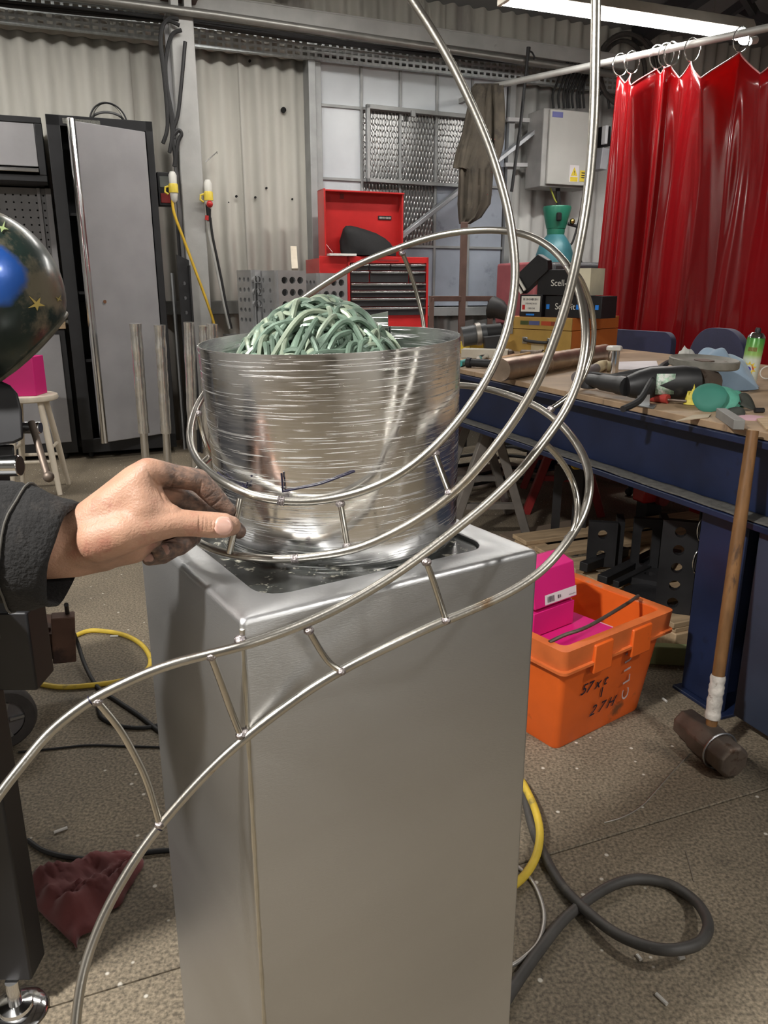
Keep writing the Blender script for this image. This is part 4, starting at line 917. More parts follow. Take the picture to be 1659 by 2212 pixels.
# wooden tool case (tan front, orange side)
q0, q1, q2 = UN(bz(1095, 755)), UN(bz(1228, 764)), UN(bz(1298, 744))
ang = math.atan2(q1.y-q0.y, q1.x-q0.x); wl = math.hypot(q1.x-q0.x, q1.y-q0.y)+.02; dp = math.hypot(q2.x-q1.x, q2.y-q1.y)*.62
p0 = bz(1090, 757)
t = thing('tool_case', 'old tan and orange tool case with a black handle on the bench', 'tool case', p0, AR+ang)
TAN = M('case_tan', (.40, .25, .06), .5, 0, .15, 9, spot=(.22, .13, .05), spot_at=.62); CORG = M('case_orange', (.55, .16, .03), .5, 0, .1)
hb, hl = .135, .072
b = MB(); b.bb(0, wl, 0, .008, 0, hb); b.build('lower_front', TAN, t, bev=.002)
b = MB(); b.bb(0, wl-.002, .008, dp, 0, hb); b.build('lower_body', CORG, t, bev=.003)
ld_ = MB(); ld_.bb(-.002, wl-.0, .006, dp, hb+.003, hb+.003+hl); ld_ = ld_.build('lid', CORG, t, bev=.003)
b = MB(); b.bb(-.002, wl, -.002, .006, hb+.003, hb+.003+hl); b.build('lid_front', TAN, ld_, bev=.002)
b = MB(); b.tube(spline([(wl*.33, -.004, .075), (wl*.36, -.03, .072), (wl*.5, -.034, .066), (wl*.66, -.03, .064), (wl*.69, -.004, .066)], 5), .010, 8); b.build('handle', BLACK, t)
for x in (.32, .70):
    b = MB(); b.bb(wl*x-.018, wl*x+.018, -.006, 0, .05, .09); b.build('handle_plate', GREYALU, t, bev=.002)
b = MB(); b.bb(.02, .06, -.008, -.002, hb-.03, hb+.05); b.build('catch', GREYALU, t, bev=.002)
b = MB(); b.bb(wl*.42, wl*.62, -.002, 0, .005, .05); b.build('paper_label', M('old_label', (.5, .42, .26), .8), t)
for x, w_, c_ in ((.30, .06, (.05, .07, .02)), (.45, .075, (.08, .10, .25)), (.63, .07, (.42, .06, .02)), (.80, .09, (.22, .04, .015))):
    b = MB(); b.bb(wl*x-w_/2, wl*x+w_/2, -.0035, -.002, hb+.028, hb+.052); b.build('sticker', M('sticker%d' % int(x*100), c_, .5), ld_)
# black boxes on the case
ctop = BZ+hb+.003+hl
def on_case(x, y, z, label, w, d, h, mat, name='rivet_box', cat='box', da=0):
    M_ = Matrix.Translation(p0) @ Matrix.Rotation(AR+ang, 4, 'Z')
    return thing(name, label, cat, M_ @ Vector((x, y, ctop-BZ+z)), AR+ang+da)
BXB = M('box_black', (.01, .01, .012), .4); LBL = M('label_blue', (.02, .22, .75), .4)
t = on_case(.255, .04, 0, 'black box lettered in white and blue on the tool case', .3, .2, .1, BXB)
b = MB(); b.bb(0, .38, 0, .17, 0, .125); b.build('carton', BXB, t, bev=.002)
R90 = (math.pi/2, 0, 0)
text('lettering', 'Scell-it', .052, TRS((.14, -.001, .062), R90), WHITEP, t)
for x in (.01, .215, .34):
    b = MB(); b.bb(x, x+.022, -.0015, 0, .048, .075); b.build('blue_square', LBL, t)
t = on_case(.085, .02, 0, 'small black box with a white printed label on the tool case', .2, .2, .1, BXB)
b = MB(); b.bb(0, .16, 0, .16, 0, .13); b.build('carton', BXB, t, bev=.002)
b = MB(); b.bb(.012, .148, -.0012, 0, .03, .122); b.build('white_label', WHITEP, t)
for k, (xa, xb, z, sz) in enumerate(((.025, .135, .103, .015), (.045, .125, .078, .012), (.062, .11, .05, .012))): print_marks('print', xa, xb, 0, sz, TRS((0, -.002, z), R90), INK, t, k+5)
b = MB(); b.bb(.02, .04, -.002, -.0012, .042, .07); b.build('red_mark', RED, t)
b = MB(); b.bb(.05, .11, -.0012, 0, .008, .018); b.build('blue_strip', LBL, t)
t = on_case(wl*.42, .03, .128, 'upper black box with white lettering resting on the lower boxes', .3, .2, .1, BXB)
b = MB(); b.bb(.0, .30, 0, .17, 0, .145); b.build('carton', BXB, t, bev=.002)
text('lettering', 'Scell-it', .052, TRS((.165, -.001, .068), R90), WHITEP, t)
b = MB(); b.bb(.245, .275, -.0015, 0, .05, .085); b.build('blue_square', LBL, t)
b = MB(); b.bb(.285, .36, -.005, .15, .0, .15); b.build('paper_sheets', M('cream_paper', (.7, .66, .5), .8), t)
t = on_case(.10, .02, .133, 'black tool holder with two bright steel strips leaning on the boxes', .3, .2, .1, BXB, 'tool_holder', 'tool holder')
Tt = TRS((0, 0, .0), (0, math.radians(-38), 0))
b = MB(); b.plate([(0, 0), (.22, 0), (.25, .05), (.22, .12), (0, .12)], [], .05, Tt @ TRS((0, .05, 0), (math.pi/2, 0, 0))); b.build('body', BLACK, t, bev=.004)
for z in (.03, .06):
    b = MB(); b.bb(.0, .014, -.02, -.01, 0, .12, Tt @ TRS((z-.03, .0, 0))); b.build('bright_strip', WHITEP, t)
# ------------------------------------------------------------------ loose things on the bench
# grey tube clamp and yellow box at the far end
t = thing('sash_clamp', 'grey and black round nosed clamp lying at the bench end', 'clamp', bz(1030, 748))
b = MB(); a = at(998, 728, 4.5); c = at(1050, 719, 4.5); b.cyl(a, c, .058, 16); b.build('tube_body', M('clamp_grey', (.10, .105, .11), .4, .4), t, world=True)
b = MB(); b.cyl(at(1028, 722.5, 4.49), at(1038, 721, 4.49), .066, 16); b.build('collar', M('clamp_band', (.45, .42, .38), .4, .7), t, world=True)
b = MB(); b.cyl(c, at(1082, 716, 4.5), .048, 16); b.build('rubber_end', RUBBER, t, world=True)
b = MB(); b.bar(at(1046, 742, 4.4), at(1085, 738, 4.4), .08, .075); b.build('foot_block', BLACK, t, world=True, bev=.004)
b = MB(); p = bz(1028, 762); b.bb(-.12, .12, -.04, .04, 0, .075); b.v = [Matrix.Translation(p) @ Matrix.Rotation(AR+.5, 4, 'Z') @ v for v in b.v]; b.top('yellow_box', YELLOW, 'bright yellow plastic box at the far end of the bench', 'box', bev=.008)
b = MB(); p = bz(1044, 773); b.bb(-.12, .14, -.05, .05, 0, .05); b.v = [Matrix.Translation(p) @ Matrix.Rotation(-.25, 4, 'Z') @ v for v in b.v]; b.top('white_tray', M('cream_tray', (.52, .48, .4), .5), 'cream flat box lying beside the yellow box', 'box', bev=.004)
def hammer(label, p_head, p_end, face, hm, hr=.022, mat=IRON):
    h0 = bz(*p_head); h1 = bz(*p_end)
    t = thing('hand_hammer', label, 'hammer', h0)
    h0.z = BZ+hr+.004; h1.z = BZ+.018
    d = (h1-h0).normalized(); s_ = Vector((-d.y, d.x, 0))
    b = MB(); b.cyl(h0-s_*.055, h0+s_*.055, hr, 14); b.cyl(h0+s_*.05, h0+s_*.075, hr*1.25, 14); b.build('head', mat, t, world=True, bev=.003)
    b = MB(); b.tube([h0, h0+(h1-h0)*.35, h0+(h1-h0)*.75, h1], [.011, .013, .016, .017], 10); b.build('handle', hm, t, world=True)
    if face:
        b = MB(); b.cyl(h0+s_*.075, h0+s_*.081, hr*.75, 12); b.build('face_mark', face, t, world=True)
YW = M('ash_handle', (.50, .30, .13), .5, 0, .2, 9)
hammer('hammer with a light wooden handle and a yellow marked head', (1145, 773), (1055, 792), YELLOW, YW, .02)
hammer('second wooden handled hammer beside the bright screwdriver', (1038, 795), (1110, 778), None, M('handle_orange', (.48, .22, .09), .5), .02, BLACKM)
t = thing('screwdriver', 'steel screwdriver with a turquoise handle at the bench edge', 'screwdriver', bz(1010, 795))
b = MB(); lying(b, (992, 793), (1012, 787), .016, 10); b.build('handle', M('turquoise', (.05, .38, .36), .4), t, world=True)
b = MB(); lying(b, (1012, 787), (1035, 782), .006, 8); b.build('blade', CHROME, t, world=True)
t = thing('adjustable_spanner', 'bright steel spanner lying behind the round bar', 'spanner', bz(1060, 775))
b = MB(); lying(b, (1035, 781), (1066, 768), .016, 10); b.build('shank', CHROME, t, world=True)
b = MB(); b.ball(bz(1100, 774)+Vector((0, 0, .026)), .03, 10, (1, 1, .8)); b.build('jaw', IRON, t, world=True)
# thick round bar wrapped in hammered scale
t = thing('round_bar', 'thick hammered brown steel round bar lying across the bench', 'steel bar', bz(1180, 800))
a = bz(1080, 824); c = bz(1305, 782); a.z = c.z = BZ+.0485
C = [a+(c-a)*i/40 for i in range(41)]; rb = random.Random(5)
b = MB(); b.tube(C, [.047+.0012*rb.uniform(-1, 1)-.003*(i > 15) for i in range(41)], 22); b.build('bar', COPPERY, t, world=True, smooth=50)
b = MB(); b.cyl(a+(c-a)*.36, a+(c-a)*.375, .0485, 22); b.build('ridge', COPPERY, t, world=True)
# bolt standing upright, tool handle lying by it
p = bz(1323, 805); t = thing('upright_bolt', 'large bright bolt standing on its end on the bench', 'bolt', p)
b = MB(); b.lathe([(.026, 0), (.026, .10)], 18); b.build('shank', CHROME, t); b = MB(); b.lathe([(.026, .10), (.038, .104), (.038, .118), (.03, .124)], 6); b.build('head', WHITEP, t, bev=.002)
t = thing('file_handle', 'grey file with a pale handle lying beside the upright bolt', 'file', bz(1290, 808))
b = MB(); a, c = lying(b, (1245, 828), (1285, 808), .024); b.build('grip', M('file_grey', (.14, .125, .13), .5), t, world=True); b = MB(); b.tube([c, c+(c-a)*.4, c+(c-a)*.75], [.024, .026, .016], 12); b.build('pale_end', M('file_pale', (.55, .46, .27), .5), t, world=True)
b = MB(); q = [bz(x, y) for x, y in ((1333, 783), (1418, 781), (1424, 798), (1332, 800))]; b.loft([[v+Vector((0, 0, h)) for v in q] for h in (.001, .004)]); b.top('paper_sheet', PAPER, 'white paper sheet lying behind the grinder', 'paper', smooth=0)
# angle grinder
gp0, gp1 = bz(1272, 848), bz(1545, 856); 
t = thing('angle_grinder', 'large black angle grinder with coiled cable on the bench', 'angle grinder', bz(1420, 862))
GB = M('grinder_black', (.02, .02, .021), .45, 0, .3, 12, spot=(.07, .065, .06), spot_at=.62)
g0 = bz(1270, 850)+Vector((0, 0, .05)); g1 = bz(1352, 866)+Vector((0, 0, .05)); g2 = bz(1400, 866)+Vector((0, 0, .06)); g3 = bz(1500, 866)+Vector((0, 0, .065)); g4 = bz(1535, 862)+Vector((0, 0, .06))
b = MB(); b.tube(spline([tuple(g0), tuple(g0*.5+g1*.5), tuple(g1)], 5), [.024]*4+[.03]*4+[.034]*3, 12); b.build('rear_handle', GB, t, world=True)
b = MB(); b.tube([g0+Vector((0, 0, .02)), g0+Vector((.0, 0, -.03))], [.018, .03], 10); b.build('handle_butt', GB, t, world=True, bev=.004)
b = MB(); b.tube([g1, g1*.5+g2*.5, g2, g2*.3+g3*.7, g3], [.036, .05, .058, .06, .052], 16); b.build('motor_housing', GB, t, world=True)
b = MB(); b.tube([g3, g4], [.048, .04], 14); b.build('gear_head', IRON, t, world=True)
fw_ = Vector((0, -.058, .01)); c = (g2*.75+g3*.25)+Vector((-.004, -.058, .004))
b = MB(); b.add([c+Vector(v) for v in ((-.035, 0, -.035), (.03, .004, -.035), (.03, .004, .035), (-.035, 0, .035))], [(0, 1, 2, 3)]); b.build('rating_label', M('label_green', (.35, .5, .38), .4, 0, .7, 60, spot=(.7, .72, .66), spot_at=.5, spot_s=40), t, world=True, solid=.002)
b = MB(); b.tube(spline([tuple(bz(x, y)+Vector((0, 0, z))) for x, y, z in ((1250, 848, .03), (1268, 836, .05), (1330, 846, .055), (1400, 848, .07), (1470, 842, .075), (1520, 850, .05), (1560, 862, .02))], 6), .011, 8); b.build('cable', RUBBER, t, world=True)
b = MB(); b.tube(spline([tuple(bz(x, y)+Vector((0, 0, z))) for x, y, z in ((1345, 892, .012), (1380, 884, .03), (1402, 872, .075), (1422, 852, .10), (1438, 838, .10))], 6), .011, 8); b.build('cable_loop', RUBBER, t, world=True)
b = MB(); b.tube(spline([tuple(bz(x, y)+Vector((0, 0, z))) for x, y, z in ((1255, 835, .01), (1300, 828, .02), (1370, 826, .045), (1430, 826, .06), (1490, 842, .06), (1560, 868, .015))], 6), .010, 8); b.build('cable_loop', RUBBER, t, world=True)
# blue cloth heap and the big abrasive wheel on it
def heap(name, c, rx, ry, h, ang, mat, label, cat, seed, amp=.35, seg=48, rings_=16, base=0.0):
    b = MB(); L = []; rr_ = random.Random(seed); R = Matrix.Rotation(ang, 4, 'Z')
    for j in range(rings_+1):
        v = j/rings_; row = []
        for i in range(seg):
            a = 2*math.pi*i/seg
            q = (1-v)*(1+.18*noise.noise(Vector((math.cos(a)*1.7+seed, math.sin(a)*1.7, 0))))
            x, y = rx*q*math.cos(a), ry*q*math.sin(a)
            z = h*(1-(1-v)**2.2)*(1+amp*noise.noise(Vector((x/rx*1.6+seed*3, y/ry*1.6, 1))))+h*amp*.55*noise.noise(Vector((x/rx*3.2, y/ry*3.2+seed, 4)))*min(1, v*4)
            z += h*.22*amp*(1-abs(2*noise.noise(Vector((x/rx*2.2+9, y/ry*2.2, seed)))))*min(1, v*3)
            row.append(Vector(c)+R @ Vector((x, y, max(.002, z)+base)))
        L.append(row)
    b.loft(L, True, True); return b.top(name, mat, label, cat, smooth=60)
heap('blue_cloth', bz(1545, 835), .185, .15, .13, .2, M('blue_cotton', (.26, .36, .47), .9, 0, .15, 6, sheen=.3), 'crumpled light blue cloth lying on the bench', 'cloth', 3, .38)
heap('white_cloth', bz(1480, 828)+Vector((0, 0, .07)), .06, .05, .055, .4, M('white_cotton', (.58, .56, .52), .9), 'crumpled white cloth piled on the blue cloth', 'cloth', 8, .7, 30, 8)
wc = bz(1512, 855)+Vector((0, 0, .115))
t = thing('abrasive_wheel', 'large thick grey abrasive disc resting on the grinder and cloth', 'abrasive disc', wc, 0, rot=(math.radians(3), math.radians(2), 0))
b = MB(); b.lathe([(.02, -.004), (.118, -.008), (.121, -.004), (.121, .018), (.117, .021), (.10, .012), (.02, .012)], 40); b.build('disc', M('disc_grey', (.22, .21, .18), .6, .3, .25, 20, spot=(.1, .09, .07), spot_at=.6, spot_s=20), t, smooth=30)
b = MB(); b.lathe([(.0205, .0125), (.035, .0125), (.035, .015), (.0205, .015)], 20); b.build('flange', IRON, t)
# spray can
p = bz(1612, 836); t = thing('spray_can', 'green and white spray can standing on the bench', 'spray can', p, 0, rot=(0, math.radians(4), -.35))
def can_mat():
    m = M('can_print', (.6, .62, .55), .3, .1, .05); N, L, b_ = nodes(m)
    tc = [n for n in N if n.type == 'TEX_COORD'][0]; sx = N.new('ShaderNodeSeparateXYZ'); L.new(tc.outputs['Object'], sx.inputs[0])
    cr = N.new('ShaderNodeValToRGB'); e = cr.color_ramp.elements; e[0].position = 0; e[0].color = (.62, .64, .58, 1); e[1].position = 1; e[1].color = (.06, .26, .04, 1)
    for ps, c_ in ((.58, (.62, .66, .54, 1)), (.68, (.32, .50, .13, 1)), (.82, (.14, .36, .07, 1))):
        k = e.new(ps); k.color = c_
    mr = N.new('ShaderNodeMapRange'); mr.inputs[1].default_value = 0; mr.inputs[2].default_value = .19; L.new(sx.outputs[2], mr.inputs[0]); L.new(mr.outputs[0], cr.inputs[0]); L.new(cr.outputs[0], b_.inputs['Base Color']); return m
b = MB(); b.lathe([(.031, 0), (.033, .004), (.033, .19), (.031, .194)], 28); b.build('body', can_mat(), t, smooth=30)
b = MB(); b.lathe([(.033, .194), (.031, .20), (.022, .212), (.016, .214)], 24); b.build('shoulder', CHROME, t)
b = MB(); b.lathe([(.011, .214), (.011, .225), (.008, .232)], 14); b.build('nozzle', BLACK, t)
def wrapd(a0, z0, r0, mat, name, star=0):
    b = MB(); n_ = 20 if star else 16; P = []
    for i in range(n_):
        a = 2*math.pi*i/n_; r = r0*((1 if i % 2 else .6) if star else 1); x = r*math.cos(a); P.append((.0336*math.sin(a0+x/.033), -.0336*math.cos(a0+x/.033), z0+r*math.sin(a)))
    b.add(P, [tuple(range(n_))]); b.build(name, mat, t, smooth=0, solid=.0006, recalc=False)
wrapd(-.25, .075, .030, YELLOW, 'printed_burst', 1); wrapd(-.25, .075, .019, M('print_red', (.55, .06, .05), .4), 'printed_disc'); wrapd(-.35, .072, .012, M('print_blue', (.08, .06, .35), .4), 'printed_disc')
b = MB(); 
for i in range(6):
    a = -.75+.17*i; b.add([(.0338*math.sin(a+k[0]), -.0338*math.cos(a+k[0]), k[1]) for k in ((0, .142), (.12, .142), (.12, .158), (0, .158))], [(0, 1, 2, 3)])
b.build('printed_name', M('print_brown', (.25, .14, .04), .5), t, smooth=0)
# red screwdriver, folded steel angle, yellow paper, green discs, blocks
t = thing('screwdriver', 'red handled screwdriver lying in front of the grinder', 'screwdriver', bz(1430, 868))
b = MB(); a, c = lying(b, (1395, 866), (1442, 872), .016, 12); b.build('handle', M('red_grip', (.42, .05, .04), .4), t, world=True); b = MB(); lying(b, (1442, 872), (1482, 875), .005, 8, dz=.008); b.build('blade', IRON, t, world=True)
b = MB(); q = [bz(x, y) for x, y in ((1373, 877), (1412, 884), (1418, 876), (1382, 868))]; b.loft([[v+Vector((0, 0, h)) for v in q] for h in (.0005, .0035)]); q2_ = [bz(1373, 877), bz(1403, 877)]; b.loft([[q2_[0]+Vector((0, y, 0)), q2_[1]+Vector((0, y, 0)), q2_[1]+Vector((-.002, y, .038)), q2_[0]+Vector((0.004, y, .034))] for y in (.0, .003)])
b.top('steel_angle_offcut', GREYALU, 'short bent steel angle offcut by the red screwdriver', 'offcut', smooth=0)
heap('yellow_wrapper', bz(1493, 874), .026, .022, .045, 0, M('yellow_foil', (.72, .6, .08), .5, bump=.6, bs=80), 'crumpled yellow wrapper beside the green discs', 'wrapper', 5, .9, 24, 8)
DG = M('disc_green', (.09, .33, .24), .7, 0, .2, 14, bump=.3, bs=200); DGD = M('disc_dark', (.05, .055, .045), .8)
for k, (px, py, r, tx, tz, lab, m) in enumerate(((1528, 890, .052, 55, -25, 'large dark green sanding disc standing leftmost in the fan', M('disc_green_dark', (.04, .2, .15), .7)), (1560, 890, .048, 50, -20, 'pale green sanding disc leaning on the dark green one', DG), (1577, 889, .034, 52, -10, 'small green sanding disc third in the fan', DG), (1600, 884, .034, 48, 10, 'small green sanding disc at the right of the fan', DG), (1625, 889, .036, 42, 28, 'olive backed sanding disc curled at the right', DGD), (1595, 899, .032, 12, 0, 'dark sanding disc lying flat in front of the fan', DGD))):
    p = bz(px, py); t = thing('sanding_disc', lab, 'sanding disc', p, 0, 'sanding discs on the bench', rot=(math.radians(tx), 0, math.radians(tz)))
    b = MB(); L = []
    for rr_ in (.004, r*.5, r): L.append([(rr_*math.cos(2*math.pi*i/28), r+rr_*math.sin(2*math.pi*i/28), .004+.006*(rr_/r)**2*math.cos(4*math.pi*i/28+k)) for i in range(28)])
    b.loft(L, True, False); b.build('disc', m, t, solid=.0018, recalc=False)
b = MB(); p = bz(1620, 903); b.lathe([(.052, 0), (.052, .002)], 26); b.v = [p+v for v in b.v]; b.top('pink_disc', M('pink_abrasive', (.55, .33, .38), .8), 'flat pink abrasive disc lying under the dark discs', 'sanding disc', smooth=0)
b = MB(); a = bz(1545, 901); c = bz(1583, 928); d = (c-a); d.z = 0; nn_ = Vector((-d.y, d.x, 0)).normalized()*.03; b.loft([[a+nn_*0+Vector((0, 0, h)), c+Vector((0, 0, h)), c+nn_*1.0+Vector((0, 0, h)), a+nn_*1.0+Vector((0, 0, h))] for h in (0, .028)]); b.top('grey_block', M('block_grey', (.26, .255, .24), .6, .3, .1, 20), 'small grey rectangular metal block near the bench edge', 'metal block', bev=.0015)
b = MB(); q = [bz(x, y) for x, y in ((1460, 911), (1530, 903), (1536, 896), (1500, 898))]; b.loft([[v+Vector((0, 0, h)) for v in q] for h in (.0005, .003)]); b.top('wood_sliver', M('pale_strip', (.45, .37, .26), .7), 'pale flat strip lying along the bench edge', 'strip', smooth=0)
b = MB(); q = [bz(x, y) for x, y in ((1634, 908), (1680, 900), (1690, 925), (1655, 932))]; b.loft([[v+Vector((0, 0, h)) for v in q] for h in (.0005, .006)]); b.top('board_offcut', PINE, 'thin wooden board offcut at the right end of the bench', 'board', smooth=0)
for px, py, lab in ((1607, 853, 'small bright bolt lying behind the green discs'), (1640, 892, 'small dark hex nut by the curled disc')):
    p = bz(px, py); b = MB(); b.cyl(p+Vector((-.015, 0, .008)), p+Vector((.015, .004, .008)), .008, 6); b.top('small_bolt', CHROME if px < 1610 else BLACKM, lab, 'bolt')
t = thing('safety_glasses', 'clear safety glasses at the right edge of the bench', 'glasses', bz(1655, 818))
b = MB(); p = bz(1655, 820)+Vector((0, 0, .03)); b.tube([p+Vector((.03*math.cos(a), 0, .026*math.sin(a))) for a in [2*math.pi*i/18 for i in range(18)]], .0025, 6, closed=True); b.build('lens_rim', WHITEP, t, world=True)
# ------------------------------------------------------------------ two blue chairs behind the bench
CH = M('chair_fabric', (.022, .024, .075), .85, 0, .15, 20, sheen=.3, bump=.2, bs=300)
def chair(label, u, n, w, h, rnd_, rz):
    t = th_un('office_chair', label, 'chair', u, n, 0, rz, 'blue chairs behind the bench')
    b = MB(); P = rrect(-w/2, w/2, .62, h, rnd_, 8); b.plate(P, [], .05, TRS((0, .025, 0), (math.pi/2, 0, 0))); b.build('backrest', CH, t, bev=.018, bseg=3)
    b = MB(); P = rrect(-.22, .22, -.46, -.02, .08, 5); b.plate(P, [], .06, TRS((0, 0, .44))); b.build('seat', CH, t, bev=.02)
    b = MB(); b.bar((0, .04, .40), (0, .04, .75), .07, .02); b.build('back_bar', BLACK, t)
    b = MB(); b.cyl((0, -.24, .08), (0, -.24, .44), .028, 12); b.build('pillar', BLACK, t)
    for k in range(5):
        a = 2*math.pi*k/5; b = MB(); b.bar((0, -.24, .10), (.26*math.cos(a), -.24+.26*math.sin(a), .06), .04, .03); b.build('leg', BLACK, t); b = MB(); b.ball((.26*math.cos(a), -.24+.26*math.sin(a), .028), .028, 10); b.build('castor', BLACK, t)
chair('blue fabric chair with square back next to the tool case', 3.62, 4.42, .62, 1.015, .07, math.radians(-80))
chair('blue fabric chair with rounded back behind the blue cloth', 3.62, 3.66, .50, 1.065, .20, math.radians(-95))
# ================================================================== under the bench
def fz(px, py, z=0.0): return onz(px, py, z)
t = th_un('wooden_pallet', 'rough wooden pallet under the blue bench', 'pallet', 1.9, 1.98, 0)
for k in range(6):
    b = MB(); y = .06+.2*k; b.bb(.0, 1.1, y-.06, y+.065, .118, .14); b.build('deck_board', PINE, t, bev=.003)
for x in (.06, .55, 1.04):
    b = MB(); b.bb(x-.05, x+.05, 0, 1.12, .10, .118); b.build('stringer', PINE, t, bev=.003)
    for y in (.05, .56, 1.07):
        b = MB(); b.bb(x-.055, x+.055, y-.06, y+.06, .02, .10); b.build('block', PINE, t, bev=.004)
    b = MB(); b.bb(x-.055, x+.055, 0, 1.12, 0, .02); b.build('bottom_board', PINE, t, bev=.003)
def angle_plate(label, u, n, z, w, d, h, rz, holes=(1, 5), slot=False, hr=.024):
    t = th_un('angle_plate', label, 'angle plate', u, n, z, rz, 'black drilled steel plates under the bench')
    T = Matrix.Rotation(math.pi/2, 4, 'X')
    if slot: hs = [rrect(w*.3, w*.7, h*.15, h*.85, w*.18, 4)]
    else: hs = [circ(w*(i+1)/(holes[0]+1), h*(j+.6)/(holes[1]+.2), hr, 12) for i in range(holes[0]) for j in range(holes[1])]
    b = MB(); b.plate([(0, 0), (w, 0), (w, h), (0, h)], hs, .03, T); b.build('face_plate', BLACKM, t, smooth=0, bev=0)
    T2 = TRS((w, 0, 0), (math.pi/2, 0, math.pi/2)); hs = [circ(d*.4, h*(j+.6)/(holes[1]+.2), hr, 12) for j in range(holes[1])]
    b = MB(); b.plate([(0, 0), (d, 0), (d, h), (0, h)], hs, .03, T2); b.build('side_plate', BLACKM, t, smooth=0)
    return t
angle_plate('large black drilled angle plate standing beside the blue leg', 1.93, 2.12, .141, .125, .22, .355, -.75, (1, 5), hr=.020)
angle_plate('small black drilled plate standing behind the orange crate', 1.98, 2.62, .141, .12, .12, .2, -.6, (1, 2), hr=.02)
angle_plate('black slotted plate next to the small drilled plate', 2.10, 2.48, .141, .11, .08, .24, -.6, slot=True, holes=(1, 2), hr=.015)
angle_plate('tall dark slotted plate deep under the bench', 2.15, 3.15, 0, .14, .1, .46, -.6, slot=True, holes=(1, 3), hr=.02)
t = th_un('drilled_bar', 'black drilled steel bar lying flat on the pallet', 'steel bar', 2.0, 2.35, .141, 0)
hs = [circ(.06, .08+.1*k, .022, 10) for k in range(4)]
b = MB(); b.plate([(0, 0), (.12, 0), (.12, .46), (0, .46)], hs, .03, Matrix.Rotation(-.9, 4, 'Z')); b.build('bar', BLACKM, t, smooth=0)
for k, (a, c, r, lab) in enumerate((((1300, 1255), (1420, 1195), .022, 'black square bar lying across the pallet behind the crate'), ((1330, 1262), (1425, 1215), .014, 'thin black bar lying beside the square bar'), ((1260, 1225), (1350, 1190), .02, 'short black bar deep on the pallet'))):
    b = MB(); p0, p1 = onz(*a, .165), onz(*c, .165); b.bar(p0, p1, r*2, r*2); b.top('square_bar', BLACKM, lab, 'steel bar', bev=.003)
b = MB(); b.lathe([(.03, 0), (.085, .003), (.085, .012), (.03, .015)], 24); p = onz(1395, 1285, .141); b.v = [p+v for v in b.v]; b.top('steel_disc', BLACKM, 'dark steel disc lying on the pallet by the large angle plate', 'disc')
b = MB(); p = onz(1440, 1432, .0); b.bb(-.16, .12, -.02, .02, 0, .07); b.v = [Matrix.Translation(p) @ Matrix.Rotation(AR-.5, 4, 'Z') @ v for v in b.v]; b.top('green_board', M('green_board', (.30, .34, .16), .6, spot=(.08, .08, .05), spot_at=.6), 'pale green notched board lying on the floor by the pallet', 'board', bev=.004)
# round tins hanging inside the leg
for k, (px, py) in enumerate(((1532, 1142), (1522, 1212))):
    p = onn(px-3, py, 1.9); d_ = W(.3, 1, 0).normalized(); b = MB(); P = [p+W(1, 0, 0)*.042*math.cos(a)+Vector((0, 0, .052*math.sin(a))) for a in [2*math.pi*i/24 for i in range(24)]]; b.tube(P, .004, 6, closed=True)
    b.top('steel_ring', CHROME, ('upper' if k == 0 else 'lower')+' bright steel ring hanging behind the blue bench leg', 'ring', 'steel rings behind the leg')
for k, (q, n, s_, lab) in enumerate((((1405, 1062), 3.2, .10, 'dull red machine part hanging deep under the bench'), ((1530, 1105), 3.35, .12, 'dark red box stored deep under the bench'))):
    p = onn(*q, n); t = thing('red_machine', lab, 'machine part', Vector((p.x, p.y, 0)), AR); b = MB(); b.box((0, 0, p.z), (s_*1.6, s_, s_)); b.build('housing', RED, t, bev=.012); b = MB(); b.cyl((0.03, -s_*.8, p.z-.03), (0.03, -s_*.2, p.z-.03), s_*.35, 14); b.build('motor', DKRED, t); b = MB(); b.bb(-.05, .05, -.04, .04, 0, p.z-s_/2); b.build('stand_leg', BLACKM, t)
# trestle
def trestle(label, u, n, rz):
    t = th_un('trestle', label, 'trestle', u, n, 0, rz)
    TM = M('trestle_grey', (.20, .18, .16), .6, .2, .25, 9, spot=(.1, .06, .06), spot_at=.6)
    b = MB(); b.bb(-.35, .35, -.03, .03, .60, .66); b.build('top_rail', TM, t, bev=.004)
    for x in (-.28, .28):
        for s_ in (-1, 1):
            b = MB(); b.bar((x, s_*.02, .62), (x*1.1, s_*.22, 0), .045, .045); b.build('leg', TM, t, bev=.003)
        b = MB(); b.bar((x*1.06, -.15, .22), (x*1.06, .15, .22), .03, .03); b.build('spreader', TM, t)
    return t
trestle('grey steel trestle standing under the far end of the bench', 2.0, 3.62, math.radians(70))
t = trestle('dark red trestle behind the grey one under the bench', 2.75, 3.95, math.radians(60))
for ch in t.children: ch.data.materials[0] = DKRED
b = MB(); b.bb(-.3, .3, -.12, .12, 0, .05); p = W(2.3, 3.3, 0); b.v = [Matrix.Translation(p) @ Matrix.Rotation(AR+.15, 4, 'Z') @ v for v in b.v]; b.top('cardboard_sheet', M('brown_card', (.20, .15, .11), .85, 0, .15), 'stack of brown cardboard lying on the floor beneath the trestle', 'cardboard')
b = MB(); b.bb(-.42, .42, -.2, .2, 0, .05); p = W(2.52, 4.66, 0); b.v = [Matrix.Translation(p) @ Matrix.Rotation(AR, 4, 'Z') @ v for v in b.v]; b.top('timber_stack', M('grey_timber', (.25, .2, .17), .8, 0, .3, 4, stretch=(1, 8, 1)), 'stack of grey timber boards lying deep behind the trestle', 'timber')
cable([onn(x, y, 3.0) for x, y in ((1195, 968), (1225, 985), (1240, 1010), (1260, 1005), (1250, 985), (1222, 978))], .008, YHOSE, 'yellow cable bundled on the ledge under the bench', 'cable', 'yellow_cable')
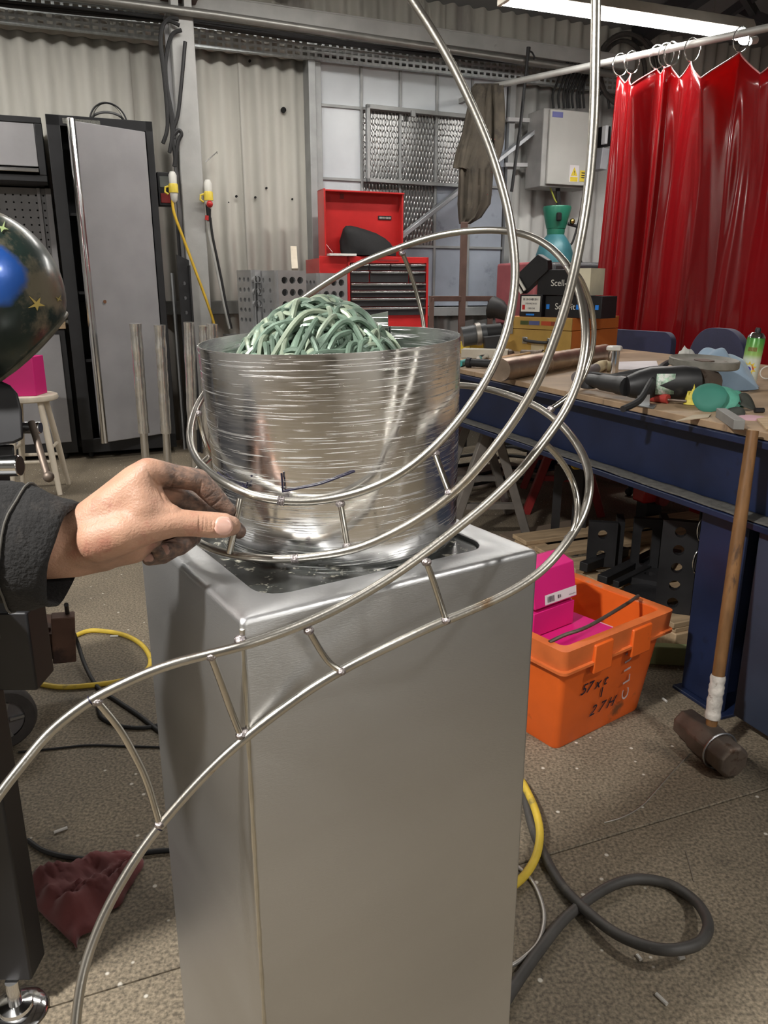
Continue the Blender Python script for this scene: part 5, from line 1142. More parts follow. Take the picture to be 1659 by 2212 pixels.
for k, y in enumerate((965, 985, 1010, 1030)):
    cable([fz(985, y+22, .06), fz(1040, y+14, .06), fz(1100, y, .06), fz(1160, y+8, .06)], .012, RUBBER, ('farthest', 'second farthest', 'second nearest', 'nearest')[k]+' black cable lying on the floor behind the trestle legs', group='cables behind the trestle')
# ================================================================== orange crate with magenta boxes
CR0 = W(1.184, 1.639, 0); CRA = AR+math.radians(14.6)
t = thing('orange_crate', 'worn orange plastic crate with a steel bail handle on the floor', 'crate', CR0, CRA)
cw, cd, ch_ = .395, .36, .35; f_ = .035
def cl(i, z, r=.02): return [(x, y, z) for x, y in rrect(-i, cw+i, -i, cd+i, r, 4)]
b = MB(); b.loft([cl(-.004, 0), cl(0, .01), cl(f_*.85, ch_-.075), cl(f_*.85-.004, ch_-.07), cl(f_-.012, ch_-.005), cl(f_-.016, ch_-.005), cl(-.008, .012)], True, True); b.build('tub', ORANGE, t, smooth=45)
b = MB(); b.loft([cl(f_*.9, ch_-.07), cl(f_+.022, ch_-.07), cl(f_+.022, ch_-.062), cl(f_+.014, ch_-.06), cl(f_+.018, ch_), cl(f_-.012, ch_), cl(f_-.014, ch_-.02)], False, False); b.build('rim', ORANGEW, t, smooth=45)
for x0, x1 in ((.07, .15), (.24, .33)):
    b = MB(); b.bb(x0, x1, -f_-.024, -f_-.008, ch_-.10, ch_-.01); b.build('rim_rib', ORANGE, t, bev=.004)
b = MB(); hx = cw+f_+.004; b.tube(spline([(-f_-.0, .02, ch_+.0), (-f_+.05, .01, ch_+.012), (.1, -.005, ch_+.022), (.3, .02, ch_+.03), (hx-.035, .05, ch_+.022), (hx-.012, .07, ch_+.0)], 8), .0055, 10); b.build('bail_handle', IRON, t)
b = MB(); b.cyl((-f_-.022, .085, ch_-.035), (-f_-.026, .085, ch_-.035), .009, 12); b.build('rivet', IRON, t)
T = TRS((0, 0, 0), (math.pi/2+.08, 0, 0))
def crate_mark(s, x, z, sz, mat, sh=0): text('marking', s, sz, TRS((x, -.004-f_*.85*z/(ch_-.075)-.001, z), (math.pi/2+math.atan(.03/.27), 0, 0)), mat, t, shear=sh)
crate_mark('57 x t', .12, .185, .05, INK, .3); crate_mark('1', .165, .145, .05, INK); crate_mark('2 7 H', .18, .09, .05, INK, .4)
text('chalk_mark', 'C L I U', .055, TRS((.275, -.026, .17), (math.pi/2+.11, -math.pi/2, 0)), M('chalk', (.55, .42, .42), .9), t)
def carton(label, x, y, z, w, d, h, rz, lid=False, rx=0):
    M_ = Matrix.Translation(CR0) @ Matrix.Rotation(CRA, 4, 'Z')
    t = thing('magenta_box', label, 'cardboard box', M_ @ Vector((x, y, z)), CRA+rz, 'magenta boxes in the crate')
    b = MB(); b.bb(0, w, 0, d, 0, h); b.build('carton', MAGENTA, t, bev=.0015)
    for xx in (w*.0, w-.004):
        b = MB(); b.bb(xx+.0005, xx+.0035, .01, .06, h, h+.0015); b.build('cut_edge', MAGIN, t)
    return t
carton('upright magenta box at the far left inside the orange crate', .005, .20, .012, .15, .14, .26, .05)
carton('wide magenta box lying in the front of the orange crate', .04, .02, .012, .24, .16, .29, .05)
t = carton('open magenta box with a white barcode label on top of the others', .02, .13, .305, .18, .14, .075, .02)
b = MB(); b.loft([[(x, 0, .087), (x, .14, .087), (x, .12, .20), (x, .085, .215), (x, .02, .195)] for x in (0.002, .188)]); b.build('raised_lid', MAGENTA, t, bev=.002)
lm = TRS((0, 0, 0)); b = MB(); b.add([(.045, -.0008, .092), (.186, -.0008, .092), (.186, .003, .122), (.045, .003, .122)], [(0, 1, 2, 3)]); lb = b.build('barcode_label', PAPER, t, smooth=0, solid=.0006)
b = MB(); rb = random.Random(6); x = .055
while x < .085: b.add([(x, -.0016, .098), (x+.0012, -.0016, .098), (x+.0012, .0014, .116), (x, .0014, .116)], [(0, 1, 2, 3)]); x += .002+rb.random()*.0016
b.build('barcode', INK, lb, smooth=0)
print_marks('label_print', .10, .112, 0, .012, TRS((0, -.0012, .107), (math.pi/2-.12, 0, 0)), INK, lb, 2); print_marks('label_print', .15, .18, 0, .004, TRS((0, -.0014, .101), (math.pi/2-.12, 0, 0)), INK, lb, 4)
# ================================================================== sledgehammer
hA, hB = W(1.575, 1.555, .058), W(1.555, 1.34, .055); hm = W(1.57, 1.45, .065)
t = thing('sledgehammer', 'sledgehammer with rusty head and wrapped wooden shaft leaning on the bench', 'sledgehammer', Vector((hm.x, hm.y, 0)))
d = (hB-hA).normalized(); sd = Vector((-d.y, d.x, 0)); up = Vector((0, 0, 1))
def octo(c, r, k): return [c+sd*r*math.cos(math.pi/4*i+math.pi/8)*k+up*r*math.sin(math.pi/4*i+math.pi/8) for i in range(8)]
L_n = (hB-hA).length
b = MB(); b.loft([octo(hA+d*L_n*s_, r, 1) for s_, r in ((0, .040), (.03, .046), (.30, .049), (.38, .056), (.62, .056), (.70, .050), (.95, .051), (1.0, .044))]); b.build('head', IRON, t, world=True, bev=.004)
b = MB(); c = hA+d*L_n*.72; b.tube([c+sd*.054*math.cos(a)+up*.054*math.sin(a) for a in [2*math.pi*i/24 for i in range(24)]], .003, 6, closed=True); b.build('weld_ridge', GREYALU, t, world=True)
s0_ = hm+up*.03; s1_ = W(1.695, 1.56, .925)
C = [s0_+(s1_-s0_)*i/14 for i in range(15)]
b = MB(); b.tube(C, [.0155+.0025*math.sin(i/14*3.1) for i in range(15)], 14); b.build('shaft', HANDLEW, t, world=True)
b = MB(); C2 = [s0_+(s1_-s0_)*(.035+.15*i/16) for i in range(17)]; rb = random.Random(1); b.tube(C2, [.0205+.0016*rb.uniform(-1, 1) for _ in C2], 14); b.build('tape_wrap', M('dirty_tape', (.45, .42, .38), .7, 0, .3, 40, spot=(.15, .10, .07), spot_at=.55, spot_s=30, bump=.5, bs=90), t, world=True)
# ================================================================== hoses, wires, rag and bits on the floor
def fcable(name, pts, r, mat, label, cat='cable', zs=None, n=8):
    P = []
    for k, q in enumerate(pts): P.append(tuple(onz(q[0], q[1], r+(q[2] if len(q) > 2 else 0))))
    b = MB(); b.tube(spline(P, n), r, 10); return b.top(name, mat, label, cat)
fcable('welding_cable', [(850, 1560), (960, 1580), (1060, 1630), (1118, 1690), (1132, 1715), (1150, 1785), (1170, 1835), (1205, 1900), (1250, 1952, .006), (1320, 2010, .025), (1390, 2042, .045), (1450, 2052, .055), (1505, 2040, .055), (1528, 2012, .05), (1525, 1980, .03), (1500, 1945, .012), (1450, 1912), (1395, 1899), (1345, 1904), (1290, 1930), (1220, 1985), (1160, 2060), (1105, 2140), (1060, 2215), (1020, 2290)], .0115, HOSE, 'thick grey welding cable looped on the floor at the lower right')
fcable('yellow_hose', [(850, 1600), (980, 1610), (1070, 1640, .01), (1120, 1680, .014), (1140, 1712, .018), (1157, 1752, .022), (1166, 1795, .022), (1161, 1840, .012), (1143, 1878), (1115, 1908), (1070, 1935), (980, 1950), (860, 1930), (760, 1900)], .010, YHOSE, 'yellow hose bending out beside the pedestal on the right', 'hose')
fcable('grey_wire', [(1105, 1862), (1130, 1882), (1155, 1912), (1173, 1960), (1174, 2000), (1160, 2040), (1125, 2073), (1095, 2090), (1060, 2098)], .0045, M('wire_grey', (.45, .43, .4), .4, .5), 'thin bright wire loop beside the pedestal on the right', 'wire')
fcable('welding_rod', [(1305, 1777), (1345, 1765), (1385, 1742), (1420, 1705), (1455, 1665), (1490, 1628)], .0016, M('rod_bright', (.6, .58, .52), .35, .8), 'thin bent welding rod lying on the floor by the sledgehammer', 'welding rod')
fcable('wire_offcut', [(1481, 1838), (1490, 1870), (1499, 1905)], .0012, M('dull_wire', (.25, .22, .18), .5, .5), 'short dull wire offcut lying on the floor right of the cable', 'wire')
rb = random.Random(12)
for k, (px, py, ln, an, lab) in enumerate(((1380, 2068, .012, 1.9, 'tiny bright metal stub under the cable loop, left one'), (1472, 2069, .013, .3, 'tiny bright metal stub under the cable loop, right one'), (1429, 2158, .026, 2.1, 'small steel rod stub near the bottom edge of the floor'), (131, 1793, .032, .6, 'small pale rod stub on the dark floor at left'), (1436, 1512, .02, 1.9, 'pale scrap on the shaded floor beside the crate'), (247, 1374, .03, .1, 'small pale chip inside the yellow hose loop'))):
    p = onz(px, py, .004); b = MB(); b.cyl(p-Vector((math.cos(an), math.sin(an), 0))*ln/2, p+Vector((math.cos(an), math.sin(an), 0))*ln/2, .004, 8); b.top('metal_stub', M('stub%d' % k, (.62, .6, .56), .4, .3 if k < 3 else 0), lab, 'metal stub')
fcable('yellow_hose', [(165, 1372), (200, 1362), (262, 1370), (305, 1392), (325, 1425), (312, 1452), (265, 1470), (200, 1480), (130, 1484), (75, 1473), (50, 1452), (52, 1432), (70, 1420)], .009, YHOSE, 'yellow hose looped on the floor behind the dark leg', 'hose')
fcable('black_cable', [(143, 1306, .35), (150, 1345, .2), (166, 1385, .06), (185, 1440, .02), (212, 1485), (255, 1515), (300, 1545), (345, 1580), (390, 1610)], .007, RUBBER, 'black cable running across the floor to the pedestal at left')
fcable('black_cable', [(60, 1815), (95, 1838), (150, 1852), (215, 1856), (285, 1846), (345, 1838), (400, 1835)], .006, RUBBER, 'black cable lying along the floor above the maroon rag')
fcable('black_cable', [(212, 1520), (220, 1550), (260, 1568), (310, 1572), (350, 1565), (400, 1560)], .006, RUBBER, 'short black cable curving on the floor left of the pedestal')
fcable('floor_wire', [(40, 1625), (110, 1618), (190, 1610), (270, 1612), (345, 1614), (400, 1616)], .0035, RUBBER, 'thin dark wire lying across the floor left of the pedestal', 'wire')
# maroon rag
b = MB(); NX_, NY_ = 44, 26; g_ = []
c0, c1 = onz(95, 1985, 0), onz(300, 1852, 0)
ax = (c1-c0); nn_ = Vector((ax.y, -ax.x, 0)).normalized()
for j in range(NY_+1):
    v = j/NY_; row = []
    for i in range(NX_+1):
        s_ = i/NX_; wd = (.115*(1-s_)**.6+.012)*(1+.25*noise.noise(Vector((s_*5, 0, 7))))
        x = (v-.5)*2*wd+.02*noise.noise(Vector((s_*4, v*3, 1)))
        f = .5+.5*noise.noise(Vector((s_*4.5+v*2.2, v*5.5-s_*2, 2)))
        e = min(1, 6*v, 6*(1-v), 6*s_+.15, 8*(1-s_))
        z = .003+e*(.062*(1-s_)**.5*f+.012)+e*.016*abs(noise.noise(Vector((s_*14, v*11, 5))))
        p = c0+ax*s_+nn_*x; row.append(Vector((p.x, p.y, z)))
    g_.append(row)
b.loft(g_, False, False, closed=False); b.top('maroon_rag', M('maroon_cloth', (.19, .055, .055), .9, 0, .3, 7, sheen=.2), 'crumpled maroon rag lying on the floor near the dark leg', 'rag', smooth=80, solid=.004, recalc=False)
# ------------------------------------------------------------------ rusty cart at the left
wp = onz(35, 1612, 0)
t = thing('rusty_cart', 'rusty steel cart on rubber wheels behind the dark leg', 'cart', wp)
def wheel(c, r, w):
    b = MB(); T = Matrix.Translation(c) @ Matrix.Rotation(math.radians(35), 4, 'Z') @ Matrix.Rotation(math.pi/2, 4, 'X')
    b.lathe([(r*.62, -w/2), (r*.92, -w/2), (r, -w*.3), (r, w*.3), (r*.92, w/2), (r*.62, w/2)], 32, T, False, False); tt = b.build('tyre', M('tyre', (.05, .045, .042), .8, 0, .3, 12), t, world=True)
    b = MB(); b.lathe([(.012, -w*.3), (r*.63, -w*.35), (r*.64, 0), (r*.63, w*.35), (.012, w*.3)], 24, T); hb_ = b.build('wheel_hub', M('hub_grey', (.16, .15, .15), .6, .3), t, world=True)
    for k in range(5):
        a = 2*math.pi*k/5; b = MB(); q = [T @ Vector((math.cos(a)*s_, math.sin(a)*s_, w*.36)) for s_ in (.018, r*.6)]; b.bar(q[0], q[1], .02, .008); b.build('spoke', GREYALU, hb_, world=True)
wheel(Vector((wp.x-.03, wp.y, .095)), .095, .05); 
w2 = onz(30, 1400, 0); wheel(Vector((w2.x, w2.y, .1)), .1, .05)
b = MB(); q = [onn(x, y, 2.55) for x, y in ((48, 1392), (150, 1388))]; b.bar(q[0], q[1], .06, .09); b.build('axle_channel', RUST, t, world=True, bev=.004)
b = MB(); q = [onn(x, y, 2.5) for x, y in ((136, 1328), (140, 1425))]; b.bar(q[0], q[1], .055, .07); b.build('post_socket', RUST, t, world=True, bev=.004)
b = MB(); q = [onn(x, y, 2.6) for x, y in ((45, 1345), (110, 1350))]; b.bar(q[0], q[1], .12, .03); b.build('deck', RUST, t, world=True, bev=.004)
b = MB(); a = onn(60, 1410, 2.55); b.bar(a, Vector((wp.x-.03, wp.y, .1)), .03, .04); b.build('wheel_fork', RUST, t, world=True)
# ================================================================== dark stand with vice and painted dome at the left edge
lp = Vector((-.685, 1.115, 0))
t = thing('fixture_table', 'black steel fixture table whose leg stands on a bright levelling foot', 'table', lp)
b = MB(); b.bb(-.14, .037, .0, .06, .075, .80); b.build('leg', BLACK, t, bev=.004)
b = MB(); q = at(38, 1400, 1.20); b.bb(-.14, q.x-lp.x, .02, .09, .66, .80); b.build('side_box', BLACK, t, bev=.004)
b = MB(); b.lathe([(.052, 0), (.055, .004), (.05, .01), (.03, .014), (.028, .02), (.012, .024), (.012, .075)], 28); b.build('levelling_foot', CHROME, t)
b = MB(); e1 = Vector((-.846, -.537, 0)); e2 = Vector((-.537, .846, 0)); c0 = Vector((-.565, 1.035, 0)); q = [c0, c0+e1*.9, c0+e1*.9+e2*1.1, c0+e2*1.1]; b.loft([[v+Vector((0, 0, z)) for v in q] for z in (.80, .838)]); b.build('table_top', BLACK, t, world=True, bev=.003)
for q in (c0+e1*.8+e2*.12, c0+e1*.8+e2*1.0, c0+e1*.1+e2*1.0):
    b = MB(); b.bar(q, q+Vector((0, 0, .80)), .09, .09, up=(1, 0, 0)); b.build('leg', BLACK, t, world=True)
vp = at(-10, 900, 1.22)
t = thing('bench_vice', 'black bench vice with a bright screw and sliding handle', 'vice', Vector((vp.x, vp.y, .841)))
def pv(x, y, d): return at(x, y, d)
b = MB(); prof = [(-160, 835), (0, 822), (22, 832), (38, 850), (47, 885), (51, 948), (30, 958), (0, 962), (-160, 965)]
b.loft([[pv(x, y, d_) for x, y in prof] for d_ in (1.17, 1.30)]); b.build('jaw_body', BLACK, t, world=True, bev=.004)
b = MB(); b.loft([[pv(x, y, d_) for x, y in ((-160, 965), (30, 960), (32, 985), (-160, 1000))] for d_ in (1.19, 1.28)]); b.build('neck', BLACKM, t, world=True, bev=.003)
b = MB(); b.cyl(pv(-160, 1010, 1.2), pv(44, 1006, 1.2), .0165, 24); b.build('slide_bar', CHROME, t, world=True, bev=.0015)
b = MB(); b.cyl(pv(50, 924, 1.22), pv(88, 924, 1.22), .0095, 18); b.build('screw_boss', CHROME, t, world=True, bev=.001)
b = MB(); b.cyl(pv(68, 912, 1.21), pv(104, 1032, 1.18), .0055, 12); b.ball(pv(105, 1030, 1.18), .0085, 12); b.build('sliding_handle', IRON, t, world=True)
b = MB(); q0 = pv(-80, 1000, 1.24); b.bar(Vector((q0.x, q0.y, .84)), q0, .10, .10, up=(1, 0, 0)); b.build('base', BLACK, t, world=True, bev=.006)
dc = at(-58, 640, 1.165)
def dome_mat():
    m = M('painted_dome', (.02, .035, .03), .3, .2, .4, 8, spot=(.17, .15, .105), spot_at=.52, spot_s=11, coat=.35, bump=.08, bs=80, croughness=.16)
    N, L, b_ = nodes(m); src = b_.inputs['Base Color'].links[0].from_socket; tc = [n for n in N if n.type == 'TEX_COORD'][0]
    def patch(c, r, col, src):
        n = N.new('ShaderNodeTexNoise'); n.inputs['Scale'].default_value = 14; n.inputs['Detail'].default_value = 4; L.new(tc.outputs['Object'], n.inputs['Vector'])
        mi = N.new('ShaderNodeVectorMath'); mi.operation = 'MULTIPLY_ADD'; mi.inputs[1].default_value = (.07,)*3; L.new(n.outputs['Color'], mi.inputs[0]); L.new(tc.outputs['Object'], mi.inputs[2])
        d_ = N.new('ShaderNodeVectorMath'); d_.operation = 'DISTANCE'; d_.inputs[1].default_value = tuple(Vector(c)+Vector((.035,)*3)); L.new(mi.outputs[0], d_.inputs[0])
        r_ = N.new('ShaderNodeMapRange'); r_.inputs[1].default_value = r; r_.inputs[2].default_value = r-.012; L.new(d_.outputs['Value'], r_.inputs[0])
        mx = N.new('ShaderNodeMix'); mx.data_type = 'RGBA'; L.new(r_.outputs[0], mx.inputs[0]); L.new(src, mx.inputs[6]); mx.inputs[7].default_value = col+(1,); return mx.outputs[2]
    for px, py, r, col in ((5, 575, .056, (.02, .10, .42)), (-10, 690, .03, (.02, .08, .36)), (20, 520, .034, (.025, .11, .45)), (85, 600, .026, (.03, .10, .06)), (0, 740, .022, (.02, .08, .3))):
        src = patch(at(px, py, 1.165-.115)-dc, r, col, src)
    L.new(src, b_.inputs['Base Color']); return m
ax_ = (Vector((-.58, -.30, .74))).normalized(); Rm = ax_.to_track_quat('Z', 'Y').to_matrix().to_4x4()
R_ = .131
t = thing('painted_dome', 'glossy dark steel dome painted with blue patches and gold stars', 'painted dome', dc)
b = MB(); T = Matrix.Translation(dc) @ Rm
A0 = -math.asin(.80); b.lathe([(R_*math.cos(a), R_*math.sin(a)) for a in [A0+(math.pi/2*.985-A0)*i/32 for i in range(33)]], 56, T); dm = b.build('shell', dome_mat(), t, world=True, smooth=50)
b = MB(); RR = R_*.60; ZR = -R_*.80; b.tube([T @ Vector((RR*math.cos(a), RR*math.sin(a), ZR)) for a in [2*math.pi*i/56 for i in range(56)]], .0035, 8, closed=True); b.build('rim', M('worn_rim', (.13, .12, .09), .45, .5, .4, 40), t, world=True)
b = MB(); b.lathe([(RR*.99*math.cos(a), ZR-R_*.08*math.sin(a)) for a in [math.pi/2*.98*i/6 for i in range(7)]], 48, T); b.build('underside', M('dome_dark', (.02, .022, .02), .4, .2), t, world=True)
GOLD = M('gold_paint', (.55, .42, .12), .5)
def star(px, py, r, n_, mat, rot=0):
    # project a star outline on the dome
    b = MB(); P = []
    for i in range(n_*2):
        a = math.pi*i/n_+rot; k = r*(1 if i % 2 == 0 else .28)*(1+.25*math.sin(i*2.3)); x, y = px+k*math.cos(a), py+k*math.sin(a)
        rr_ = ray(x, y); o = Vector((0, 0, H))-dc; bq = o.dot(rr_); a2 = rr_.dot(rr_); cq = o.dot(o)-(R_+.0012)**2; disc = bq*bq-a2*cq
        if disc < 0: return
        P.append(Vector((0, 0, H))+rr_*((-bq-math.sqrt(disc))/a2))
    b.add(P, [tuple(range(len(P)))]); b.build('star', mat, t, world=True, smooth=0, solid=.0008, recalc=False)
star(79, 657, 19, 5, GOLD, .2); star(127, 646, 8, 4, M('gold_dull', (.3, .25, .08), .5), .5); star(6, 492, 13, 4, M('pale_paint', (.35, .45, .2), .5), .3)
# ================================================================== the worker's hand and sleeve
pr_ = thing('person', 'bare hand in a worn black sleeve pinching a short steel rod', 'person', at(-40, 1230, .76)-Vector((0, 0, .1)))
hand = MB()
def cap(pts, M_=hand, seg=18):
    """tapered chain: (px, py, depth, radius in mm)"""
    P = [at(p[0], p[1], p[2]) for p in pts]; R = [p[3]/1000 for p in pts]
    for i in range(len(P)): M_.ball(P[i], R[i], seg)
    for i in range(len(P)-1): M_.tube([P[i], P[i+1]], [R[i]*.995, R[i+1]*.995], seg)
IDX = [(320, 1019, .770, 15), (372, 1028, .785, 12.6), (428, 1037, .797, 11.9), (453, 1062, .803, 11.3), (474, 1084, .808, 10.2), (495, 1102, .811, 7.4)]
MID = [(345, 1052, .800, 12.5), (405, 1080, .822, 11), (452, 1100, .838, 10.2), (490, 1125, .845, 9.8), (516, 1148, .846, 8.4)]
RNG = [(330, 1092, .812, 12.5), (395, 1128, .84, 10.5), (415, 1160, .842, 10.2), (388, 1180, .825, 10.2), (348, 1192, .806, 9.2)]
PNK = [(305, 1125, .815, 11.5), (362, 1160, .842, 9), (380, 1185, .842, 8.6), (352, 1202, .828, 8.4), (322, 1207, .812, 7.6)]
THB = [(215, 1165, .766, 24), (270, 1148, .762, 22), (325, 1136, .767, 18), (375, 1129, .773, 14.6), (420, 1131, .78, 13.4), (455, 1134, .786, 13.8), (482, 1135, .79, 13.2), (498, 1136, .793, 10.8)]
for c_ in (IDX, MID, RNG, PNK, THB): cap(c_)
cap([(180, 1140, .785, 23), (240, 1088, .780, 20), (295, 1038, .774, 17.5), (320, 1019, .770, 15)])
cap([(185, 1165, .79, 25), (260, 1110, .795, 20), (345, 1052, .80, 12.5)])
cap([(180, 1175, .795, 26), (260, 1135, .80, 21), (330, 1092, .812, 12.5)])
cap([(175, 1190, .795, 24), (240, 1180, .80, 21), (305, 1130, .812, 12)])
# back of the hand and web: a filled fan between the index ray and the thumb ray
for k in range(6):
    f = k/5
    cap([(185, 1145+f*30, .78, 25), (250-f*8, 1090+f*58, .771, 21.5), (302+f*10, 1042+f*84, .768+.003*f, 17.5+.5*f)])
cap([(300, 1050, .768, 17), (318, 1062, .770, 13.5), (334, 1068, .772, 10)])
cap([(305, 1075, .766, 18), (334, 1083, .769, 13), (350, 1088, .772, 9)])
cap([(310, 1100, .765, 18.5), (345, 1105, .770, 13.5), (370, 1112, .772, 11)])
cap([(225, 1190, .785, 20), (285, 1180, .788, 18.5), (325, 1160, .795, 13)])
cap([(-60, 1190, .77, 34), (60, 1180, .775, 31), (140, 1170, .785, 30), (185, 1165, .79, 27)])
cap([(100, 1190, .79, 30), (165, 1192, .795, 27), (225, 1192, .795, 21)])
# fuse into one continuous surface
me = bpy.data.meshes.new('tmp'); me.from_pydata([tuple(v) for v in hand.v], [], hand.f); to = bpy.data.objects.new('tmp', me); COL.objects.link(to)
md = to.modifiers.new('r', 'REMESH'); md.mode = 'VOXEL'; md.voxel_size = .0011
md = to.modifiers.new('s', 'SMOOTH'); md.factor = .5; md.iterations = 14
bpy.context.view_layer.update()
ev = bpy.data.meshes.new_from_object(to.evaluated_get(bpy.context.evaluated_depsgraph_get()))
bpy.data.objects.remove(to); bpy.data.meshes.remove(me)
ev.name = 'hand'
ho = bpy.data.objects.new('hand', ev); COL.objects.link(ho); ho.parent = pr_
off = pr_.location.copy()
grime = ev.color_attributes.new('grime', 'FLOAT_COLOR', 'POINT')
def seglist(c_): return [at(p[0], p[1], p[2]) for p in c_]
FSEG = [seglist(c_) for c_ in (IDX, MID, RNG, PNK)]; tipT = at(499, 1137, .793); heel = at(235, 1200, .78)
co = np.empty(len(ev.vertices)*3); ev.vertices.foreach_get('co', co); co = co.reshape(-1, 3)
best = np.full(len(co), 9.)
for S in FSEG:
    for k, q in enumerate(S): best = np.minimum(best, np.linalg.norm(co-np.array(q), axis=1)+(.010 if k == 0 else 0))
g_ = np.clip((.026-best)/.012, 0, 1)
g_ = np.maximum(g_, np.clip((.014-np.linalg.norm(co-np.array(tipT), axis=1))/.006, 0, 1)*.6)
g_ = np.maximum(g_, np.clip((.035-np.linalg.norm(co-np.array(heel), axis=1))/.03, 0, 1)*.55)
# smooth the back of the hand and the wrist, leave the fingers crisp
ed = np.empty(len(ev.edges)*2, dtype=np.int64); ev.edges.foreach_get('vertices', ed); ed = ed.reshape(-1, 2)
thb = np.full(len(co), 9.)
for q in seglist(THB[3:]): thb = np.minimum(thb, np.linalg.norm(co-np.array(q), axis=1))
wt = np.clip((best-.020)/.008, 0, 1)*np.clip((thb-.016)/.010, 0, 1)*.6
deg = np.bincount(ed.ravel(), minlength=len(co)).astype(float)[:, None]
for _ in range(70):
    acc = np.zeros_like(co); np.add.at(acc, ed[:, 0], co[ed[:, 1]]); np.add.at(acc, ed[:, 1], co[ed[:, 0]])
    co += wt[:, None]*(acc/deg-co)
ev.vertices.foreach_set('co', co.ravel()); ev.update()
cols = np.ones((len(co), 4)); cols[:, :3] = g_[:, None]; cols = cols.ravel()
grime.data.foreach_set('color', cols)
# creases: knuckle folds pressed into the surface
CRE = [(at(430, 1055, .792), at(428, 1037, .797)-at(372, 1028, .785), .011, .0013), (at(466, 1085, .799), at(474, 1084, .808)-at(453, 1062, .803), .010, .0012), (at(371, 1042, .78), at(428, 1037, .797)-at(372, 1028, .785), .012, .0012), (at(455, 1068, .795), at(474, 1084, .808)-at(453, 1062, .803), .008, .0006)]
for k in range(7): CRE.append((at(430+5*k, 1133, .768), at(455, 1134, .786)-at(420, 1131, .78), .011, .0011 if k % 2 else .0016))
for k in range(5): CRE.append((at(300+12*k, 1165-3*k, .772), at(340, 1120, .77)-at(300, 1180, .78), .014, .0006))
CRE.append((at(338, 1048, .762), at(350, 1050, .77)-at(325, 1062, .77), .022, .0014))
nr = np.empty(len(ev.vertices)*3); ev.vertices.foreach_get('normal', nr); nr = nr.reshape(-1, 3)
for c_, a_, rad_, dep in CRE:
    q = co-np.array(c_); tt = q @ np.array(a_.normalized()); ql = np.linalg.norm(q, axis=1)
    co -= nr*(dep*np.exp(-(tt/.0009)**2)*np.clip(1-(ql/rad_)**2, 0, 1))[:, None]
ev.vertices.foreach_set('co', (co-np.array(off)).ravel()); ev.update()
ev.polygons.foreach_set('use_smooth', [True]*len(ev.polygons))
SK = M('skin', (.46, .262, .175), .52, 0, .10, 30, spot=(.41, .19, .13), spot_at=.56, spot_s=22, bump=.22, bs=420, sss=.12)
N, L_, b_ = nodes(SK); src = b_.inputs['Base Color'].links[0].from_socket
at_ = N.new('ShaderNodeVertexColor'); at_.layer_name = 'grime'
nz_ = N.new('ShaderNodeTexNoise'); nz_.inputs['Scale'].default_value = 28; nz_.inputs['Detail'].default_value = 5
mm = N.new('ShaderNodeMath'); mm.operation = 'MULTIPLY'; r_ = N.new('ShaderNodeMapRange'); r_.inputs[1].default_value = .3; r_.inputs[2].default_value = .62; r_.inputs[3].default_value = .6; r_.inputs[4].default_value = 1
L_.new(nz_.outputs[0], r_.inputs[0]); L_.new(at_.outputs[0], mm.inputs[0]); L_.new(r_.outputs[0], mm.inputs[1])
mx = N.new('ShaderNodeMix'); mx.data_type = 'RGBA'; L_.new(mm.outputs[0], mx.inputs[0]); L_.new(src, mx.inputs[6]); mx.inputs[7].default_value = (.10, .068, .055, 1); L_.new(mx.outputs[2], b_.inputs['Base Color'])
ev.materials.clear(); ev.materials.append(SK)
NAIL = M('finger_nail', (.60, .36, .29), .32, 0, .1, 60, sss=.1); NAILD = M('dirty_nail', (.36, .21, .17), .4, 0, .2, 60)
def nail(c_, along, nor, lx, ly, mat, name='nail'):
    along = along.normalized(); nor = (nor-along*nor.dot(along)).normalized(); sd = nor.cross(along); b = MB(); L = []
    for i in range(9):
        s_ = -1+2*i/8; w_ = (1-abs(s_)**3.2)**.5 if abs(s_) < 1 else .12; w_ = max(w_, .3)
        L.append([c_+along*lx*s_+sd*ly*w_*math.sin(a)+nor*(ly*.42*math.cos(a)-ly*.42) for a in [-1.25+2.5*k/8 for k in range(9)]])
    b.loft(L, False, False, closed=False); b.build(name, mat, ho, world=True, smooth=80, solid=.0009, recalc=False)
tc_ = at(484, 1136, .7895); toc = (Vector((0, 0, H))-tc_).normalized()
nail(tc_+toc*.0137, at(495, 1137, .793)-at(470, 1135, .788), toc+Vector((0, 0, .03)), .0090, .0098, NAIL)
for (a, c, d_, lx, ly) in (((358, 1187), (340, 1191), .8085, .0062, .0058), ((326, 1203), (314, 1206), .8135, .0055, .005)):
    q = at(a[0]-6, a[1]+2, d_); tq = (Vector((0, 0, H))-q).normalized(); nail(q+tq*.0092, at(c[0], c[1], d_)-at(a[0], a[1], d_), tq+Vector((0, 0, -.1)), lx, ly, NAILD)
